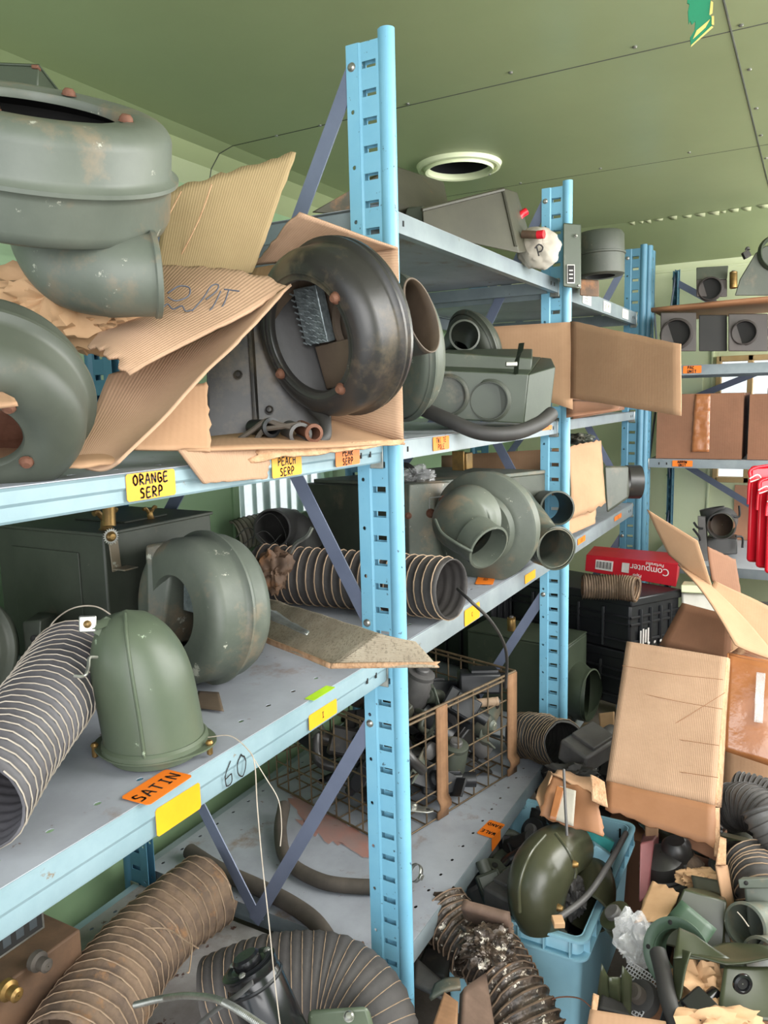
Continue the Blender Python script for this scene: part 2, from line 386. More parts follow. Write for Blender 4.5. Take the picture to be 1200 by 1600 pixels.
def drum(rt, M, Rr, h, hole, m_='green_grey', inner='inner_brown', bead=.5, rd=.035, nscrew=4, scr='rust', sr=.007, a0=.6, floor=True, name='housing', lip=True):
    """fan housing: z=0 back, z=h front with a round opening, raised bead round its side"""
    mb = MB(); hb = h*bead; pr = [(hole*.35, .0), (Rr-.02, 0), (Rr-.006, .006), (Rr, .02), (Rr, hb-.012), (Rr+.003, hb-.006), (Rr+.009, hb-.002), (Rr+.009, hb+.003), (Rr+.002, hb+.007), (Rr-.001, hb+.013)]
    for k in range(1, 8):
        a = R(90*k/7); pr.append((Rr-rd+rd*math.cos(a)-.001, h-rd+rd*math.sin(a)))
    pr += [(hole+.016, h), (hole+.012, h-.003 if lip else h), (hole+.002, h-.003 if lip else h), (hole, h-.006), (hole, h-.014), (hole+.003, h-.014)]
    part(rt, name, mb.lathe(pr, 64, M), m_, ang=50)
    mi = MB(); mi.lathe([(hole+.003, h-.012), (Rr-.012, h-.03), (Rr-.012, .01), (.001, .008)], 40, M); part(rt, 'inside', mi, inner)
    screws(rt, [M @ Matrix.Translation(((hole+.012)*math.cos(a0+k*2*math.pi/nscrew), (hole+.012)*math.sin(a0+k*2*math.pi/nscrew), h)) for k in range(nscrew)], sr, sr*.9, scr)
def pipe(rt, name, path, r, m_, wall=.0025, n=32, rim=.003, sm=8, inner='inner_brown', **k):
    """sheet metal pipe with an open end and rolled rim"""
    mb = MB(); P = smooth([Vector(p) for p in path], sm); rf = r if callable(r) else (lambda t: r)
    mb.tube(P, rf, n, sm=0, wall=wall); t = (P[-1]-P[-2]).normalized()
    if rim: mb.lathe([(rf(1)+.0002, -.008), (rf(1)+rim, -.006), (rf(1)+rim, 0), (rf(1)-wall, .0015), (rf(1)-wall, -.004)], n, frame_m(P[-1], t))
    inv = wm(rt).inverted(); mb.v = [inv @ v for v in mb.v]
    return part(rt, name, mb, m_, **k)
def flex(name, label, path, r, pitch=.012, body='duct_dark', wire='wire_pale', n=26, seed=1, wob=.03, wr=.0011, squash=1, depth=.10, group=None, cat='duct', turns=True, frayed=False):
    """ribbed flexible duct along world points: fabric body, spiral wire as its own part"""
    P = smooth([Vector(p) for p in path], 10); Lt = sum((b-a).length for a, b in zip(P, P[1:]))
    P = resample(P, pitch/4); N = len(P)
    rf = r if callable(r) else (lambda t: r)
    base = P[0]; rt = root(name, label, cat, (base.x, base.y, min(p.z for p in P)-rf(0)), group=group)
    fr = frames(P); vs = []; inv = wm(rt).inverted()
    def rad(j, i, off):
        ph = (j/4-(i/n if turns else 0)) % 1
        k = .5-.5*math.cos(2*math.pi*ph)
        q = noise.noise(Vector((j*.06, i*.35, seed*5)))+.6*noise.noise(Vector((j*.3, i*.8, seed*9)))
        return rf(j/(N-1))*(1-depth*k+wob*q)+off
    def ring(j, off):
        p, a, b = fr[j]; out = []
        for i in range(n):
            t = 2*math.pi*i/n; q = rad(j, i, off)
            v = p+a*(q*math.cos(t))+b*(q*math.sin(t))
            if frayed and j in (0, 1, N-1, N-2): v += nz(v, 60, .012, seed)*(1 if j in (0, N-1) else .4)
            out.append(v)
        return out
    for j in range(N): vs += ring(j, 0)
    for j in range(N-1, -1, -1): vs += ring(j, -.003)
    mb = MB(); cnt = 2*N
    fs = [(j*n+i, j*n+(i+1) % n, (j+1)*n+(i+1) % n, (j+1)*n+i) for j in range(cnt-1) for i in range(n)]
    fs += [((cnt-1)*n+i, (cnt-1)*n+(i+1) % n, (i+1) % n, i) for i in range(n)]
    mb.add(vs, fs); mb.v = [inv @ v for v in mb.v]; part(rt, 'duct_body', mb, body, ang=80)
    # the spiral wire rides on the crests
    T = []; tot = (N-1)/4
    steps = int(tot*22)
    for s_ in range(steps+1):
        tt = s_/22; jf = tt*4
        if jf > N-1: break
        j = int(jf); f = jf-j; j2 = min(j+1, N-1)
        i = (tt % 1)*n; t = 2*math.pi*(tt % 1)
        p = fr[j][0].lerp(fr[j2][0], f); a = fr[j][1].lerp(fr[j2][1], f); b = fr[j][2].lerp(fr[j2][2], f)
        q = rad(jf, i, .0008); T.append(inv @ (p+a*(q*math.cos(t))+b*(q*math.sin(t))))
    mb = MB(); mb.tube(T, wr, 4, sm=0); part(rt, 'spiral_wire', mb, wire)
    return rt
def rhose(name, label, path, r, m_='rubber', cat='hose', wall=.003, n=16, group=None, sm=8):
    mb = MB(); mb.tube([Vector(p) for p in path], r, n, wall=wall, sm=sm); return solo(name, mb, m_, label, cat, group, ang=60)
def wirey(name, label, path, r, m_, cat='wire', sm=8, group=None, n=6):
    mb = MB(); mb.tube([Vector(p) for p in path], r, n, sm=sm); return solo(name, mb, m_, label, cat, group, ang=80)
def cbox(rt, name, c, d, m_, M=None, bev=.002, **k):
    return part(rt, name, MB().box(c, d, M), m_, bev=bev, **k)
def panelq(rt, name, c, m_, thick=.004, **k):
    """cardboard panel from four world corners"""
    lab = k.pop('label', None); mb = sheet(MB(), c, **k); return wpart(rt, name, mb, m_, label=lab, solid=thick)
def boxat(name, label, cat, pos, dims, yaw, m_, tilt=(0, 0), bev=.003, group=None):
    """root whose local frame stands at the base centre; returns root"""
    M = Matrix.Translation(Vector(pos)) @ Matrix.Rotation(R(yaw), 4, 'Z') @ Matrix.Rotation(R(tilt[0]), 4, 'X') @ Matrix.Rotation(R(tilt[1]), 4, 'Y')
    rt = root(name, label, cat, pos, M, group)
    if dims: cbox(rt, 'body', (0, 0, dims[2]/2), dims, m_, bev=bev)
    return rt
def carton(name, label, pos, dims, yaw, m_='cardboard_flat', tape=False, group=None, tilt=(0, 0), cat='box'):
    M = Matrix.Translation(Vector(pos)) @ Matrix.Rotation(R(yaw), 4, 'Z') @ Matrix.Rotation(R(tilt[0]), 4, 'X') @ Matrix.Rotation(R(tilt[1]), 4, 'Y')
    rt = root(name, label, cat, pos, M, group); x, y, z = [q/2 for q in dims]
    mb = MB(); c = [Vector(q) for q in ((-x, -y, 0), (x, -y, 0), (x, -y, 2*z), (-x, -y, 2*z), (-x, y, 0), (x, y, 0), (x, y, 2*z), (-x, y, 2*z))]
    for i, f in enumerate(((0, 1, 2, 3), (1, 5, 6, 2), (5, 4, 7, 6), (4, 0, 3, 7), (3, 2, 6, 7), (4, 5, 1, 0))): sheet(mb, [c[q] for q in f], 6, 6, .002, 9, i+1)
    part(rt, 'body', mb, m_)
    if tape:
        mb = MB(); sheet(mb, [(-.03, -y-.003, 0), (.03, -y-.003, 0), (.03, -y-.003, 2*z), (-.03, -y-.003, 2*z)], 4, 16, .002, 40, 5); part(rt, 'tape', mb, 'tape', solid=.0005)
        mb = MB(); sheet(mb, [(-.03, -y, 2*z+.002), (.03, -y, 2*z+.002), (.03, y, 2*z+.002), (-.03, y, 2*z+.002)], 4, 16, .001, 40, 5); part(rt, 'tape', mb, 'tape', solid=.0005)
    return rt
def sticker(text, c, m_, ux, n_, w, h, rt=None, lines=None, th=.011, wd=.0018, label=None):
    """orange sticker with inked words, on the rack; c = centre, ux = reading direction, n_ = outward normal"""
    ux = Vector(ux).normalized(); n_ = Vector(n_).normalized(); uy = n_.cross(ux).normalized()
    M = Matrix((ux, uy, n_)).transposed().to_4x4(); M.translation = Vector(c)
    mb = MB(); q = min(w, h)*.08
    pts = [(-w/2+q, -h/2), (w/2-q, -h/2), (w/2, -h/2+q), (w/2, h/2-q), (w/2-q, h/2), (-w/2+q, h/2), (-w/2, h/2-q), (-w/2, -h/2+q)]
    mb.prism(pts, .0006, M); o = wpart(rt, 'sticker', mb, m_, label=label, sm=False)
    if text:
        mb = MB(); rows = text.split('/'); rh = h/len(rows)
        for i, t in enumerate(rows):
            hh = min(th, rh*.72, w*.94/(max(1, len(t))*.83))
            wtot = len(t)*hh*.83
            write(mb, t, Vector(c)+ux*(-wtot/2)+uy*(h/2-rh*(i+.5)-hh/2), ux, uy, hh, wd, lift=.001, jit=.1)
        inv = wm(rt).inverted(); mb.v = [inv @ v for v in mb.v]; lt = part(o, 'lettering', mb, 'ink', sm=False)
    return o
# ------------------------------------------------------------ the room
def plane(c, mi=0):
    return MB().add(c, [(0, 1, 2, 3)], mi)
mb = MB(); mb.box((1.4, -.8, -.27), (7.2, 4.2, .06)); struct('floor', mb, 'floor_mat')
mb = MB()                                    # flat ceiling panels, with a round vent opening
VX, VY, VR = 1.50, .47, .115
H = 2.25
x0, x1, y0, y1 = -1.6, 2.89, -2.4, 1.03
ring = []; outer = []
for i in range(48):
    a = 2*math.pi*i/48; ring.append((VX+VR*math.cos(a), VY+VR*math.sin(a), H))
    k = .25/max(abs(math.cos(a)), abs(math.sin(a))); outer.append((VX+k*math.cos(a), VY+k*math.sin(a), H))
mb.add(ring+outer, [(i, (i+1) % 48, 48+(i+1) % 48, 48+i) for i in range(48)])
for a, b, c, d in ((x0, VX-.25, y0, y1), (VX+.25, x1, y0, y1), (VX-.25, VX+.25, y0, VY-.25), (VX-.25, VX+.25, VY+.25, y1)):
    mb.add([(a, c, H), (b, c, H), (b, d, H), (a, d, H)], [(0, 1, 2, 3)])
for (ya, za), (yb, zb) in zip(((1.03, H), (1.09, 2.235), (1.13, 2.19)), ((1.09, 2.235), (1.13, 2.19), (1.15, 2.12))):
    mb.add([(x0, ya, za), (3.4, ya, za), (3.4, yb, zb), (x0, yb, zb)], [(0, 1, 2, 3)])
mb.add([(2.89, y0, H), (3.4, y0, 2.1), (3.4, 1.15, 2.1), (2.89, 1.15, H)], [(0, 1, 2, 3)])
ceil = struct('ceiling', mb, 'ceiling_paint', sm=False)
def seam(name, pts, w=.006):
    mb = MB(); mb.tube(pts, w/2, 6, sm=0); return struct(name, mb, 'green_dark')
seam('trim_1', [(.86, y0, H+.001), (.86, 1.03, H+.001), (.86, 1.09, 2.235), (.86, 1.13, 2.19), (.86, 1.15, 2.12), (.86, 1.15, 1.8)], .005)
seam('trim_2', [(1.89, y0, H+.001), (1.89, 1.03, H+.001), (1.89, 1.15, 2.12)], .004)
seam('trim_3', [(x0, -.53, H+.001), (2.89, -.53, H+.001), (3.4, -.53, 2.1)], .006)
fr_ = []
for (px, py) in ((637, 162), (992, 73), (798, 113), (1158, 39), (1171, 108), (1182, 169), (1189, 211), (938, 263), (1077, 238), (1197, 247), (813, 286), (500, 196), (432, 212)):
    fr_.append(frame_m(at(px, py, z=H), (0, 0, -1)))
screws(ceil, fr_, .006, .004, 'zinc')
# walls
YW = .9
mb = MB()                                    # left wall with a window hole
wx0, wx1, wz0, wz1 = .62, 1.22, .96, 1.5
for a, b, c, d in ((-1.6, wx0, -.24, 1.78), (wx1, 3.4, -.24, 1.78), (wx0, wx1, -.24, wz0), (wx0, wx1, wz1, 1.78)):
    mb.box(((a+b)/2, YW+.03, (c+d)/2), (b-a, .06, d-c))
mb.box((.9, 1.03, 1.755), (5, .26, .05)); mb.box((.9, 1.18, 1.95), (5, .06, .40))
struct('wall_left', mb, 'wall_green', sm=False)
bx0, bx1, bz0, bz1 = -.27, -1.3, .89, 1.56
mb = MB()
for a, b, c, d in ((-2.4, bx1, -.24, 2.1), (bx0, 1.2, -.24, 2.1), (bx1, bx0, -.24, bz0), (bx1, bx0, bz1, 2.1)):
    mb.box((3.43, (a+b)/2, (c+d)/2), (.06, abs(b-a), d-c))
struct('wall_back', mb, 'wall_pale', sm=False)
mb = MB()
for a, b, c, d in ((-1.6, -.5, -.24, 2.25), (2.4, 3.4, -.24, 2.25), (-.5, 2.4, -.24, .85), (-.5, 2.4, 2.1, 2.25)):
    mb.box(((a+b)/2, -2.43, (c+d)/2), (b-a, .06, d-c))
struct('wall_right', mb, 'wall_green', sm=False)
# windows
mb = MB(); mb.box(((wx0+wx1)/2, YW+.04, (wz0+wz1)/2), (wx1-wx0, .006, wz1-wz0))
wn = struct('window_1', mb, 'window_glass', sm=False)
for k in range(9):
    mb = MB(); x = wx0+.03+k*.068; mb.box((x, YW+.05, (wz0+wz1)/2), (.022 if k % 3 else .04, .004, wz1-wz0))
    link('glass_rib', mb, 'white_ridge', parent=wn)
mb = MB()
for x in (wx0, wx1): mb.box((x, YW+.0, (wz0+wz1)/2), (.03, .02, wz1-wz0+.06))
for z in (wz0, wz1): mb.box(((wx0+wx1)/2, YW+.0, z), (wx1-wx0, .02, .03))
link('window_frame', mb, 'wall_green', parent=wn, bev=.003)
mb = MB(); mb.box((3.44, (bx0+bx1)/2, (bz0+bz1)/2), (.006, bx0-bx1, bz1-bz0))
wn = struct('window_2', mb, 'window_glass', sm=False)
mb = MB()
for y in (bx0, bx0-.16, bx1): mb.box((3.4, y-.0, (bz0+bz1)/2), (.05, .028, bz1-bz0+.03))
for z in (bz0, bz1): mb.box((3.4, (bx0+bx1)/2, z), (.05, bx0-bx1, .03))
link('window_frame', mb, 'frame_wood', parent=wn, bev=.003)
mb = MB(); mb.box((3.395, -.85, .68), (.008, .95, .36)); struct('trim_4', mb, 'panel_pink', sm=False)
mb = MB()                                    # hatch panel on the back wall
mb.box((3.395, -.12, 1.43), (.02, .14, .15)); hp = struct('trim_5', mb, 'wall_pale', bev=.004)
screws(hp, [frame_m((3.385, y, z), (-1, 0, 0)) for y in (-.07, -.17) for z in (1.37, 1.48)], .005, .003, 'rust')
mb = MB(); mb.box((3.395, -.235, 1.3), (.012, .012, 1.2)); mb.box((3.395, .3, 2.06), (.012, 2, .012)); struct('trim_6', mb, 'wall_pale', bev=.002)
random.seed(3); mb = MB()                    # flaking paint along the ceiling edge
y = .13
while y > -.56:
    l = random.uniform(.02, .06); h = random.uniform(.012, .035) if random.random() > .25 else .006
    x = 2.89+random.uniform(-.01, .01)
    mb.add([(x-h*.4, y, H-.002), (x-h*.3, y-l, H-.003), (x+h, y-l*.9, H-.012), (x+h*1.2, y-l*.2, H-.009)], [(0, 1, 2, 3)])
    y -= l+random.uniform(0, .03)
pl = struct('trim_7', mb, 'peel', solid=.002)
# round roof vent
mb = MB()
mb.lathe([(VR, .0), (VR+.002, -.02), (VR+.012, -.024), (VR+.016, -.012), (VR+.024, -.008), (VR+.03, -.016), (VR+.04, -.014), (VR+.044, -.002), (VR+.046, 0)], 56, Matrix.Translation((0, 0, 0)))
vt = root('roof_vent', 'round pale green ringed vent opening in the ceiling', 'vent', (VX, VY, H))
part(vt, 'vent_ring', mb, 'wall_pale')
mb = MB(); mb.lathe([(VR, 0), (VR, .25), (.001, .25)], 48); part(vt, 'vent_pipe', mb, 'void_black', solid=.002)
mb = MB(); bolt(mb, frame_m((.11, -.08, -.02), (0, 0, -1)), .006, .003); part(vt, 'screw', mb, 'zinc')

# ------------------------------------------------------------ steel racks
def cell(mb, P, u0, u1, v0, v1, cu, cv, ru, rv, rect):
    out = [(u0, v0), ((u0+u1)/2, v0), (u1, v0), (u1, (v0+v1)/2), (u1, v1), ((u0+u1)/2, v1), (u0, v1), (u0, (v0+v1)/2)]
    if rect: inn = [(cu-ru, cv-rv), (cu, cv-rv), (cu+ru, cv-rv), (cu+ru, cv), (cu+ru, cv+rv), (cu, cv+rv), (cu-ru, cv+rv), (cu-ru, cv)]
    else: inn = [(cu+ru*math.cos(R(a)), cv+rv*math.sin(R(a))) for a in (225, 270, 315, 0, 45, 90, 135, 180)]
    mb.add([P(*q) for q in out+inn], [(i, (i+1) % 8, 8+(i+1) % 8, 8+i) for i in range(8)])
def quadp(mb, P, u0, u1, v0, v1): mb.add([P(u0, v0), P(u1, v0), P(u1, v1), P(u0, v1)], [(0, 1, 2, 3)])
PW = .024
def post_mesh():
    mb = MB(); T = 2.04
    for xs, sgn in ((0, 1), (PW, -1)):
        P0 = lambda u, v: (xs+sgn*.0035, u, v)
        P1 = lambda u, v: (xs, u, v)
        z = T
        quadp(mb, P0, -.016, .022, 2.0+.025, T); quadp(mb, P1, .026, .052, 2.0, T)
        for i in range(45):
            zc = 2.0-i*.05
            cell(mb, P0, -.016, .022, zc-.025, zc+.025, .005, zc, .0150, .0064, True)
        for i in range(22):
            zc = 1.95-i*.1
            cell(mb, P1, .026, .052, zc-.05, zc+.05, .040, zc-.03, .0042, .0042, False)
        mb.add([(xs+sgn*.0035, .022, -.235), (xs, .026, -.235), (xs, .026, T), (xs+sgn*.0035, .022, T)], [(0, 1, 2, 3)])
    prof = [(.0035, -.016),]+[(.0105-.0135*math.cos(R(a)), -.030-.0145*math.sin(R(a))) for a in range(-35, 216, 12)]+[(.024, -.016)]
    vs = [(x, y, -.235) for x, y in prof]+[(x, y, 2.055) for x, y in prof]; n = len(prof)
    mb.add(vs, [(i, i+1, n+i+1, n+i) for i in range(n-1)])
    return mb
BOLTS = (2.0, .92, .70)
def brace(mb, a, b, x, w=.032, t=.003):
    a = Vector((x, *a)); b = Vector((x, *b)); d = (b-a).normalized(); n = Vector((1, 0, 0)); s = d.cross(n)*w/2
    a = a-d*.012; b = b+d*.012
    mb.hexa([a-s-n*t/2, a+s-n*t/2, b+s-n*t/2, b-s-n*t/2, a-s+n*t/2, a+s+n*t/2, b+s+n*t/2, b-s+n*t/2])
def build_rack(M, xs, label, levels, depth=.80, dull=(), name='steel_shelving_rack'):
    """levels: list of (bay index, z top, beam height, style)"""
    rt = root(name, label, 'shelving', (0, 0, 0), M)
    for i, x in enumerate(xs):
        for rear in (0, 1):
            mb = post_mesh()
            if rear: mb.v = [Vector((v.x, depth-.01-v.y, v.z)) for v in mb.v]
            mb.v = [v+Vector((x, 0, 0)) for v in mb.v]
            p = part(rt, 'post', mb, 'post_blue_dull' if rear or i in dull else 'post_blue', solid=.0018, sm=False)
            screws(p, [frame_m((x-.0015, (.040 if not rear else depth-.05), z), (-1, 0, 0)) for z in BOLTS], .0075, .005, 'zinc', 'bolt')
        for (ya, za, yb, zb) in ((.04, 2.0, .34, 1.45), (.04, .92, .34, 1.45), (.04, .70, .385, .13)):
            for mir in (0, 1):
                if mir: ya = depth-.01-ya
                mb = MB(); brace(mb, (ya, za), (yb, zb), x+(.006 if not mir else .010)+.0015*(za < 1)); part(rt, 'brace', mb, 'brace_steel')
    for bay, z, bh, style in levels:
        a, b = xs[bay], xs[bay+1]; xa, xb = a+PW, b
        bm_, dm = style
        for rear in (0, 1):
            mb = MB(); pr = [(-.003, z-.001), (-.007, z-.004), (-.007, z-bh*.45), (-.0035, z-bh*.55), (-.0035, z-bh*.92), (-.001, z-bh), (.018, z-bh), (.018, z-bh+.002), (.002, z-bh+.004), (.002, z-.003), (.018, z-.003), (.018, z-.001)]
            if bm_ == 'beam_grey': pr = [(-.005, z-.001), (-.006, z-.003), (-.006, z-bh), (.014, z-bh), (.014, z-bh+.002), (-.003, z-bh+.003), (-.003, z-.003), (.018, z-.003), (.018, z-.001)]
            if rear: pr = [(depth-.01-y, q) for y, q in pr]
            n = len(pr); vs = [(xa, y, q) for y, q in pr]+[(xb, y, q) for y, q in pr]
            mb.add(vs, [(i, (i+1) % n, n+(i+1) % n, n+i) for i in range(n)]+[tuple(range(n)), tuple(range(n, 2*n))[::-1]])
            s = -1 if not rear else 1; yb_ = -.006 if not rear else depth-.004
            bo = part(rt, 'beam', mb, bm_, ang=30)
            yy = .003 if not rear else depth-.013
            for q in (xb-.0015, xa+.0015):
                mbc = MB(); mbc.box((q, yy+.004, z-bh/2-.004), (.0025, .03, bh+.016)); part(bo, 'end_bracket', mbc, 'zinc', bev=.001)
            if not rear and z > .2:
                for xx in (xa+.05, xa+.085, xb-.05, xb-.085):
                    mbc = MB(); mbc.box((xx, yb_-.0004*s*-1, z-bh*.5), (.005, .002, .011)); part(bo, 'slot', mbc, 'inner_dark')
        for xx in (xa+.006, xb-.012):
            mb = MB(); mb.box((xx, depth/2, z-bh*.5-.002), (.003, depth-.06, bh-.004)); mb.box((xx+.004, depth/2, z-bh+.001), (.012, depth-.06, .002)); part(rt, 'side_beam', mb, bm_)
        mb = MB(); P = lambda u, v: (u, v, z); n = int((xb-xa)/.072); st = (xb-xa)/n
        rows = [(.02, .075)] if dm != 'deck_dirty' else [(.02, .075)]
        rows += [(depth-.08, depth-.03)]
        for v0, v1 in rows:
            for i in range(n):
                cell(mb, P, xa+i*st, xa+(i+1)*st, v0, v1, xa+(i+.5)*st, (v0+v1)/2, .0062, .0042, False)
        quadp(mb, P, xa, xb, -.003, .02)
        nmid = 3; ys = [.075+(depth-.155)*k/nmid for k in range(nmid+1)]
        for k in range(nmid): quadp(mb, P, xa, xb, ys[k], ys[k+1])
        part(rt, 'deck', mb, dm, solid=.0012, sm=False)
    return rt
PALE = ('beam_pale', 'deck_grey'); GREY = ('beam_grey', 'deck_grey'); DIRT = ('beam_pale', 'deck_dirty')
XS = (-1.2, 0, 1.2, 2.45)
rack = build_rack(Matrix.Identity(4), XS, 'long blue steel shelving rack along the left wall, with yellow and orange stickers',
    [(0, 1.295, .040, PALE), (0, .860, .060, PALE), (0, .105, .05, DIRT),
     (1, 1.752, .042, GREY), (1, 1.295, .040, GREY), (1, .860, .055, GREY), (1, .142, .05, GREY),
     (2, 1.752, .055, GREY), (2, 1.295, .034, GREY), (2, .860, .055, GREY), (2, .142, .05, GREY)], dull=(3,))
# back rack stands along the back wall, its bays running towards the right wall
MBK = Matrix.Translation((2.535, -.035, 0)) @ Matrix.Rotation(R(-90), 4, 'Z')
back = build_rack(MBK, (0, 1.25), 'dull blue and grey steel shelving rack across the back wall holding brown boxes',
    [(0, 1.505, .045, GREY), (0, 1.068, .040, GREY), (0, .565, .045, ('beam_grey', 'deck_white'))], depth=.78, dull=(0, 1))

for (ya, za, yb, zb) in ((-.05, 1.98, -1.2, 1.25), (-1.2, 1.77, -.05, 1.31), (-.05, 1.02, -1.2, .30)):
    mb = MB(); a = Vector((3.31, ya, za)); b = Vector((3.31, yb, zb)); d_ = (b-a).normalized(); s_ = d_.cross(Vector((1, 0, 0)))*.017; n_ = Vector((.0015, 0, 0))
    mb.hexa([a-s_-n_, a+s_-n_, b+s_-n_, b-s_-n_, a-s_+n_, a+s_+n_, b+s_+n_, b-s_+n_]); wpart(back, 'brace', mb, 'brace_steel')
# stickers on the long rack
Yf = -.0075
def st(text, x0, x1, z0, z1, m_, **k): return sticker(text, ((x0+x1)/2, Yf, (z0+z1)/2), m_, (1, 0, 0), (0, -1, 0), x1-x0, z1-z0, rack, **k)
st('ORANGE/SERP', -.662, -.577, 1.259, 1.294, 'sticker_yellow', th=.015, wd=.0024)
st('PEACH/SERP', -.363, -.282, 1.259, 1.293, 'sticker_yellow', th=.016, wd=.0022)
st('PEAR/SERP', -.176, -.092, 1.261, 1.293, 'sticker_orange', th=.016, wd=.0022)
st('TWI TE/POLE', .231, .318, 1.262, 1.293, 'sticker_orange', th=.012)
st('', .655, .735, 1.27, 1.279, 'sticker_orange'); st('I II', 1.03, 1.13, 1.272, 1.286, 'sticker_orange')
st('', -.652, -.566, .802, .842, 'sticker_yellow'); st('I', -.29, -.2, .808, .836, 'sticker_yellow')
sticker('', (-.245, -.003, .861), 'sticker_lime', (1, 0, 0), (0, 0, 1), .07, .02, rack)
sticker('SATIN', (-.632, .006, .8625), 'sticker_orange', (1, .05, 0), (0, 0, 1), .088, .05, rack, th=.03, wd=.003)
st('C', .400, .50, .808, .85, 'sticker_yellow'); st('', .865, .965, .815, .842, 'sticker_yellow')
sticker('HID', (.69, .05, .8625), 'sticker_orange', (1, .3, 0), (0, 0, 1), .12, .05, rack)
st('III', 1.463, 1.57, .83, .852, 'sticker_orange'); st('III', 2.06, 2.2, .83, .85, 'sticker_orange')
sticker('WALE/SAND', (.615, .008, .1445), 'sticker_orange', (.1, 1, 0), (0, 0, 1), .05, .085, rack, th=.03, wd=.003)
st('', .58, .65, .096, .138, 'sticker_orange')
for x, t in ((1.55, '551'), (1.86, '50 91'), (2.2, '11')):
    st(t, x-.06, x+.06, 1.705, 1.744, 'white_paint', th=.02, wd=.003)
mb = MB(); write(mb, '60', (-.515, Yf-.0004, .808), (1, 0, 0), (0, 0, 1), .036, .0022, jit=.1); part(rack, 'lettering', mb, 'ink', sm=False)
def stb(text, y0, y1, z0, z1): return sticker(text, (2.535-.0085, (y0+y1)/2, (z0+z1)/2), 'sticker_orange', (0, -1, 0), (-1, 0, 0), y0-y1, z1-z0, back, th=.015, wd=.003)
stb('PACK/UNIT', -.205, -.285, 1.468, 1.502); stb('ARROW/UNIT', -.17, -.26, 1.035, 1.064)
# ------------------------------------------------------------ middle shelf, near bay
ZM = 1.2975
# grey drum with an elbow, lying on the cartons
d0 = 1.02
o = at(60, 336, d=d0); ax = vdir(62, 270, 92, 12)
rt = root('blower_housing', 'large scuffed grey-green round blower housing with elbow outlet, on top of torn cardboard', 'blower housing', (o.x, o.y, o.z))
inv = Matrix.Translation(-o); Ml = inv @ frame_m(o, ax, RT)
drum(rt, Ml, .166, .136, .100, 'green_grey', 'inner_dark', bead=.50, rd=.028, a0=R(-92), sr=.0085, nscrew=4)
pipe(rt, 'elbow', [at(84, 335, d=1.03), at(90, 380, d=1.02), at(118, 416, d=1.0), at(170, 429, d=.99), at(210, 430, d=.995), at(246, 430, d=1.005)], lambda t: .058-.006*min(1, t*1.4), 'green_grey', inner='green_grey', n=40)
mb = MB(); q1 = at(166, 429, d=.99); q2 = at(210, 430, d=.995); mb.tube([q1, q1.lerp(q2, .25)], .0535, 36, sm=1, wall=.002); wpart(rt, 'elbow_band', mb, 'green_grey')
# green box peeping out behind it
M = frame_m(at(25, 176, d=1.32), UPV+RT*.04, RT)
rt = root('metal_box', 'dented green metal box with a rusty corner behind the top drum', 'box', M.translation, M)
cbox(rt, 'body', (0, 0, .018), (.145, .16, .036), 'green_paint', bev=.002)
cbox(rt, 'lid_edge', (0, 0, .037), (.150, .165, .004), 'green_paint'); cbox(rt, 'corner_chip', (.068, -.078, .034), (.012, .012, .006), 'rust')
# dark drum, lower left
o = at(-16, 580, d=.90); ax = vdir(-20, 620, 262, 52)
rt = root('blower_housing', 'dark olive round blower housing at the left edge of the middle shelf', 'blower housing', o)
drum(rt, Matrix.Translation(-o) @ frame_m(o, ax, RT), .108, .122, .042, 'green_dark', 'rust', bead=.42, rd=.035, a0=R(-50), nscrew=4)
# crumpled packing paper
def crumple(name, label, c, rx, ry, rz, m_, seed, M=None, cat='paper', amp=.35, nu=44, nv=28, group=None):
    mb = MB(); vs = []; c = Vector(c)
    for j in range(nv+1):
        for i in range(nu):
            t, p = math.pi*j/nv, 2*math.pi*i/nu
            v = Vector((math.sin(t)*math.cos(p), math.sin(t)*math.sin(p), math.cos(t)))
            k = 1+amp*(noise.noise(v*2.2+Vector((seed, 0, 0)))+.8*abs(noise.noise(v*5+Vector((0, seed, 0))))-.2)
            k += amp*.3*abs(noise.noise(v*9+Vector((seed, 2, 1))))+amp*.12*noise.noise(v*20+Vector((seed, 2, 1)))
            w_ = Vector((v.x*rx, v.y*ry, v.z*rz))*k
            vs.append(c+((M.to_3x3() @ w_) if M else w_))
    fs = [(j*nu+i, j*nu+(i+1) % nu, (j+1)*nu+(i+1) % nu, (j+1)*nu+i) for j in range(nv) for i in range(nu)]
    mb.add(vs, fs, uvs=[((i % nu)/nu*.3, (i//nu)/nv*.2) for i in range(len(vs))]); return solo(name, mb, m_, label, cat, group, ang=40)
CF = Matrix((RT, UPV, -FW)).transposed()
crumple('packing_paper', 'crumpled newsprint packing paper under the grey elbow', at(95, 478, d=1.07), .088, .058, .05, 'kraft', 3, Matrix.Rotation(R(0), 4, 'Z') @ CF.to_4x4(), amp=.45)
crumple('packing_paper', 'crumpled brown kraft paper between elbow and cardboard flap', at(178, 520, d=1.10), .06, .03, .05, 'kraft', 5, CF.to_4x4(), amp=.6)
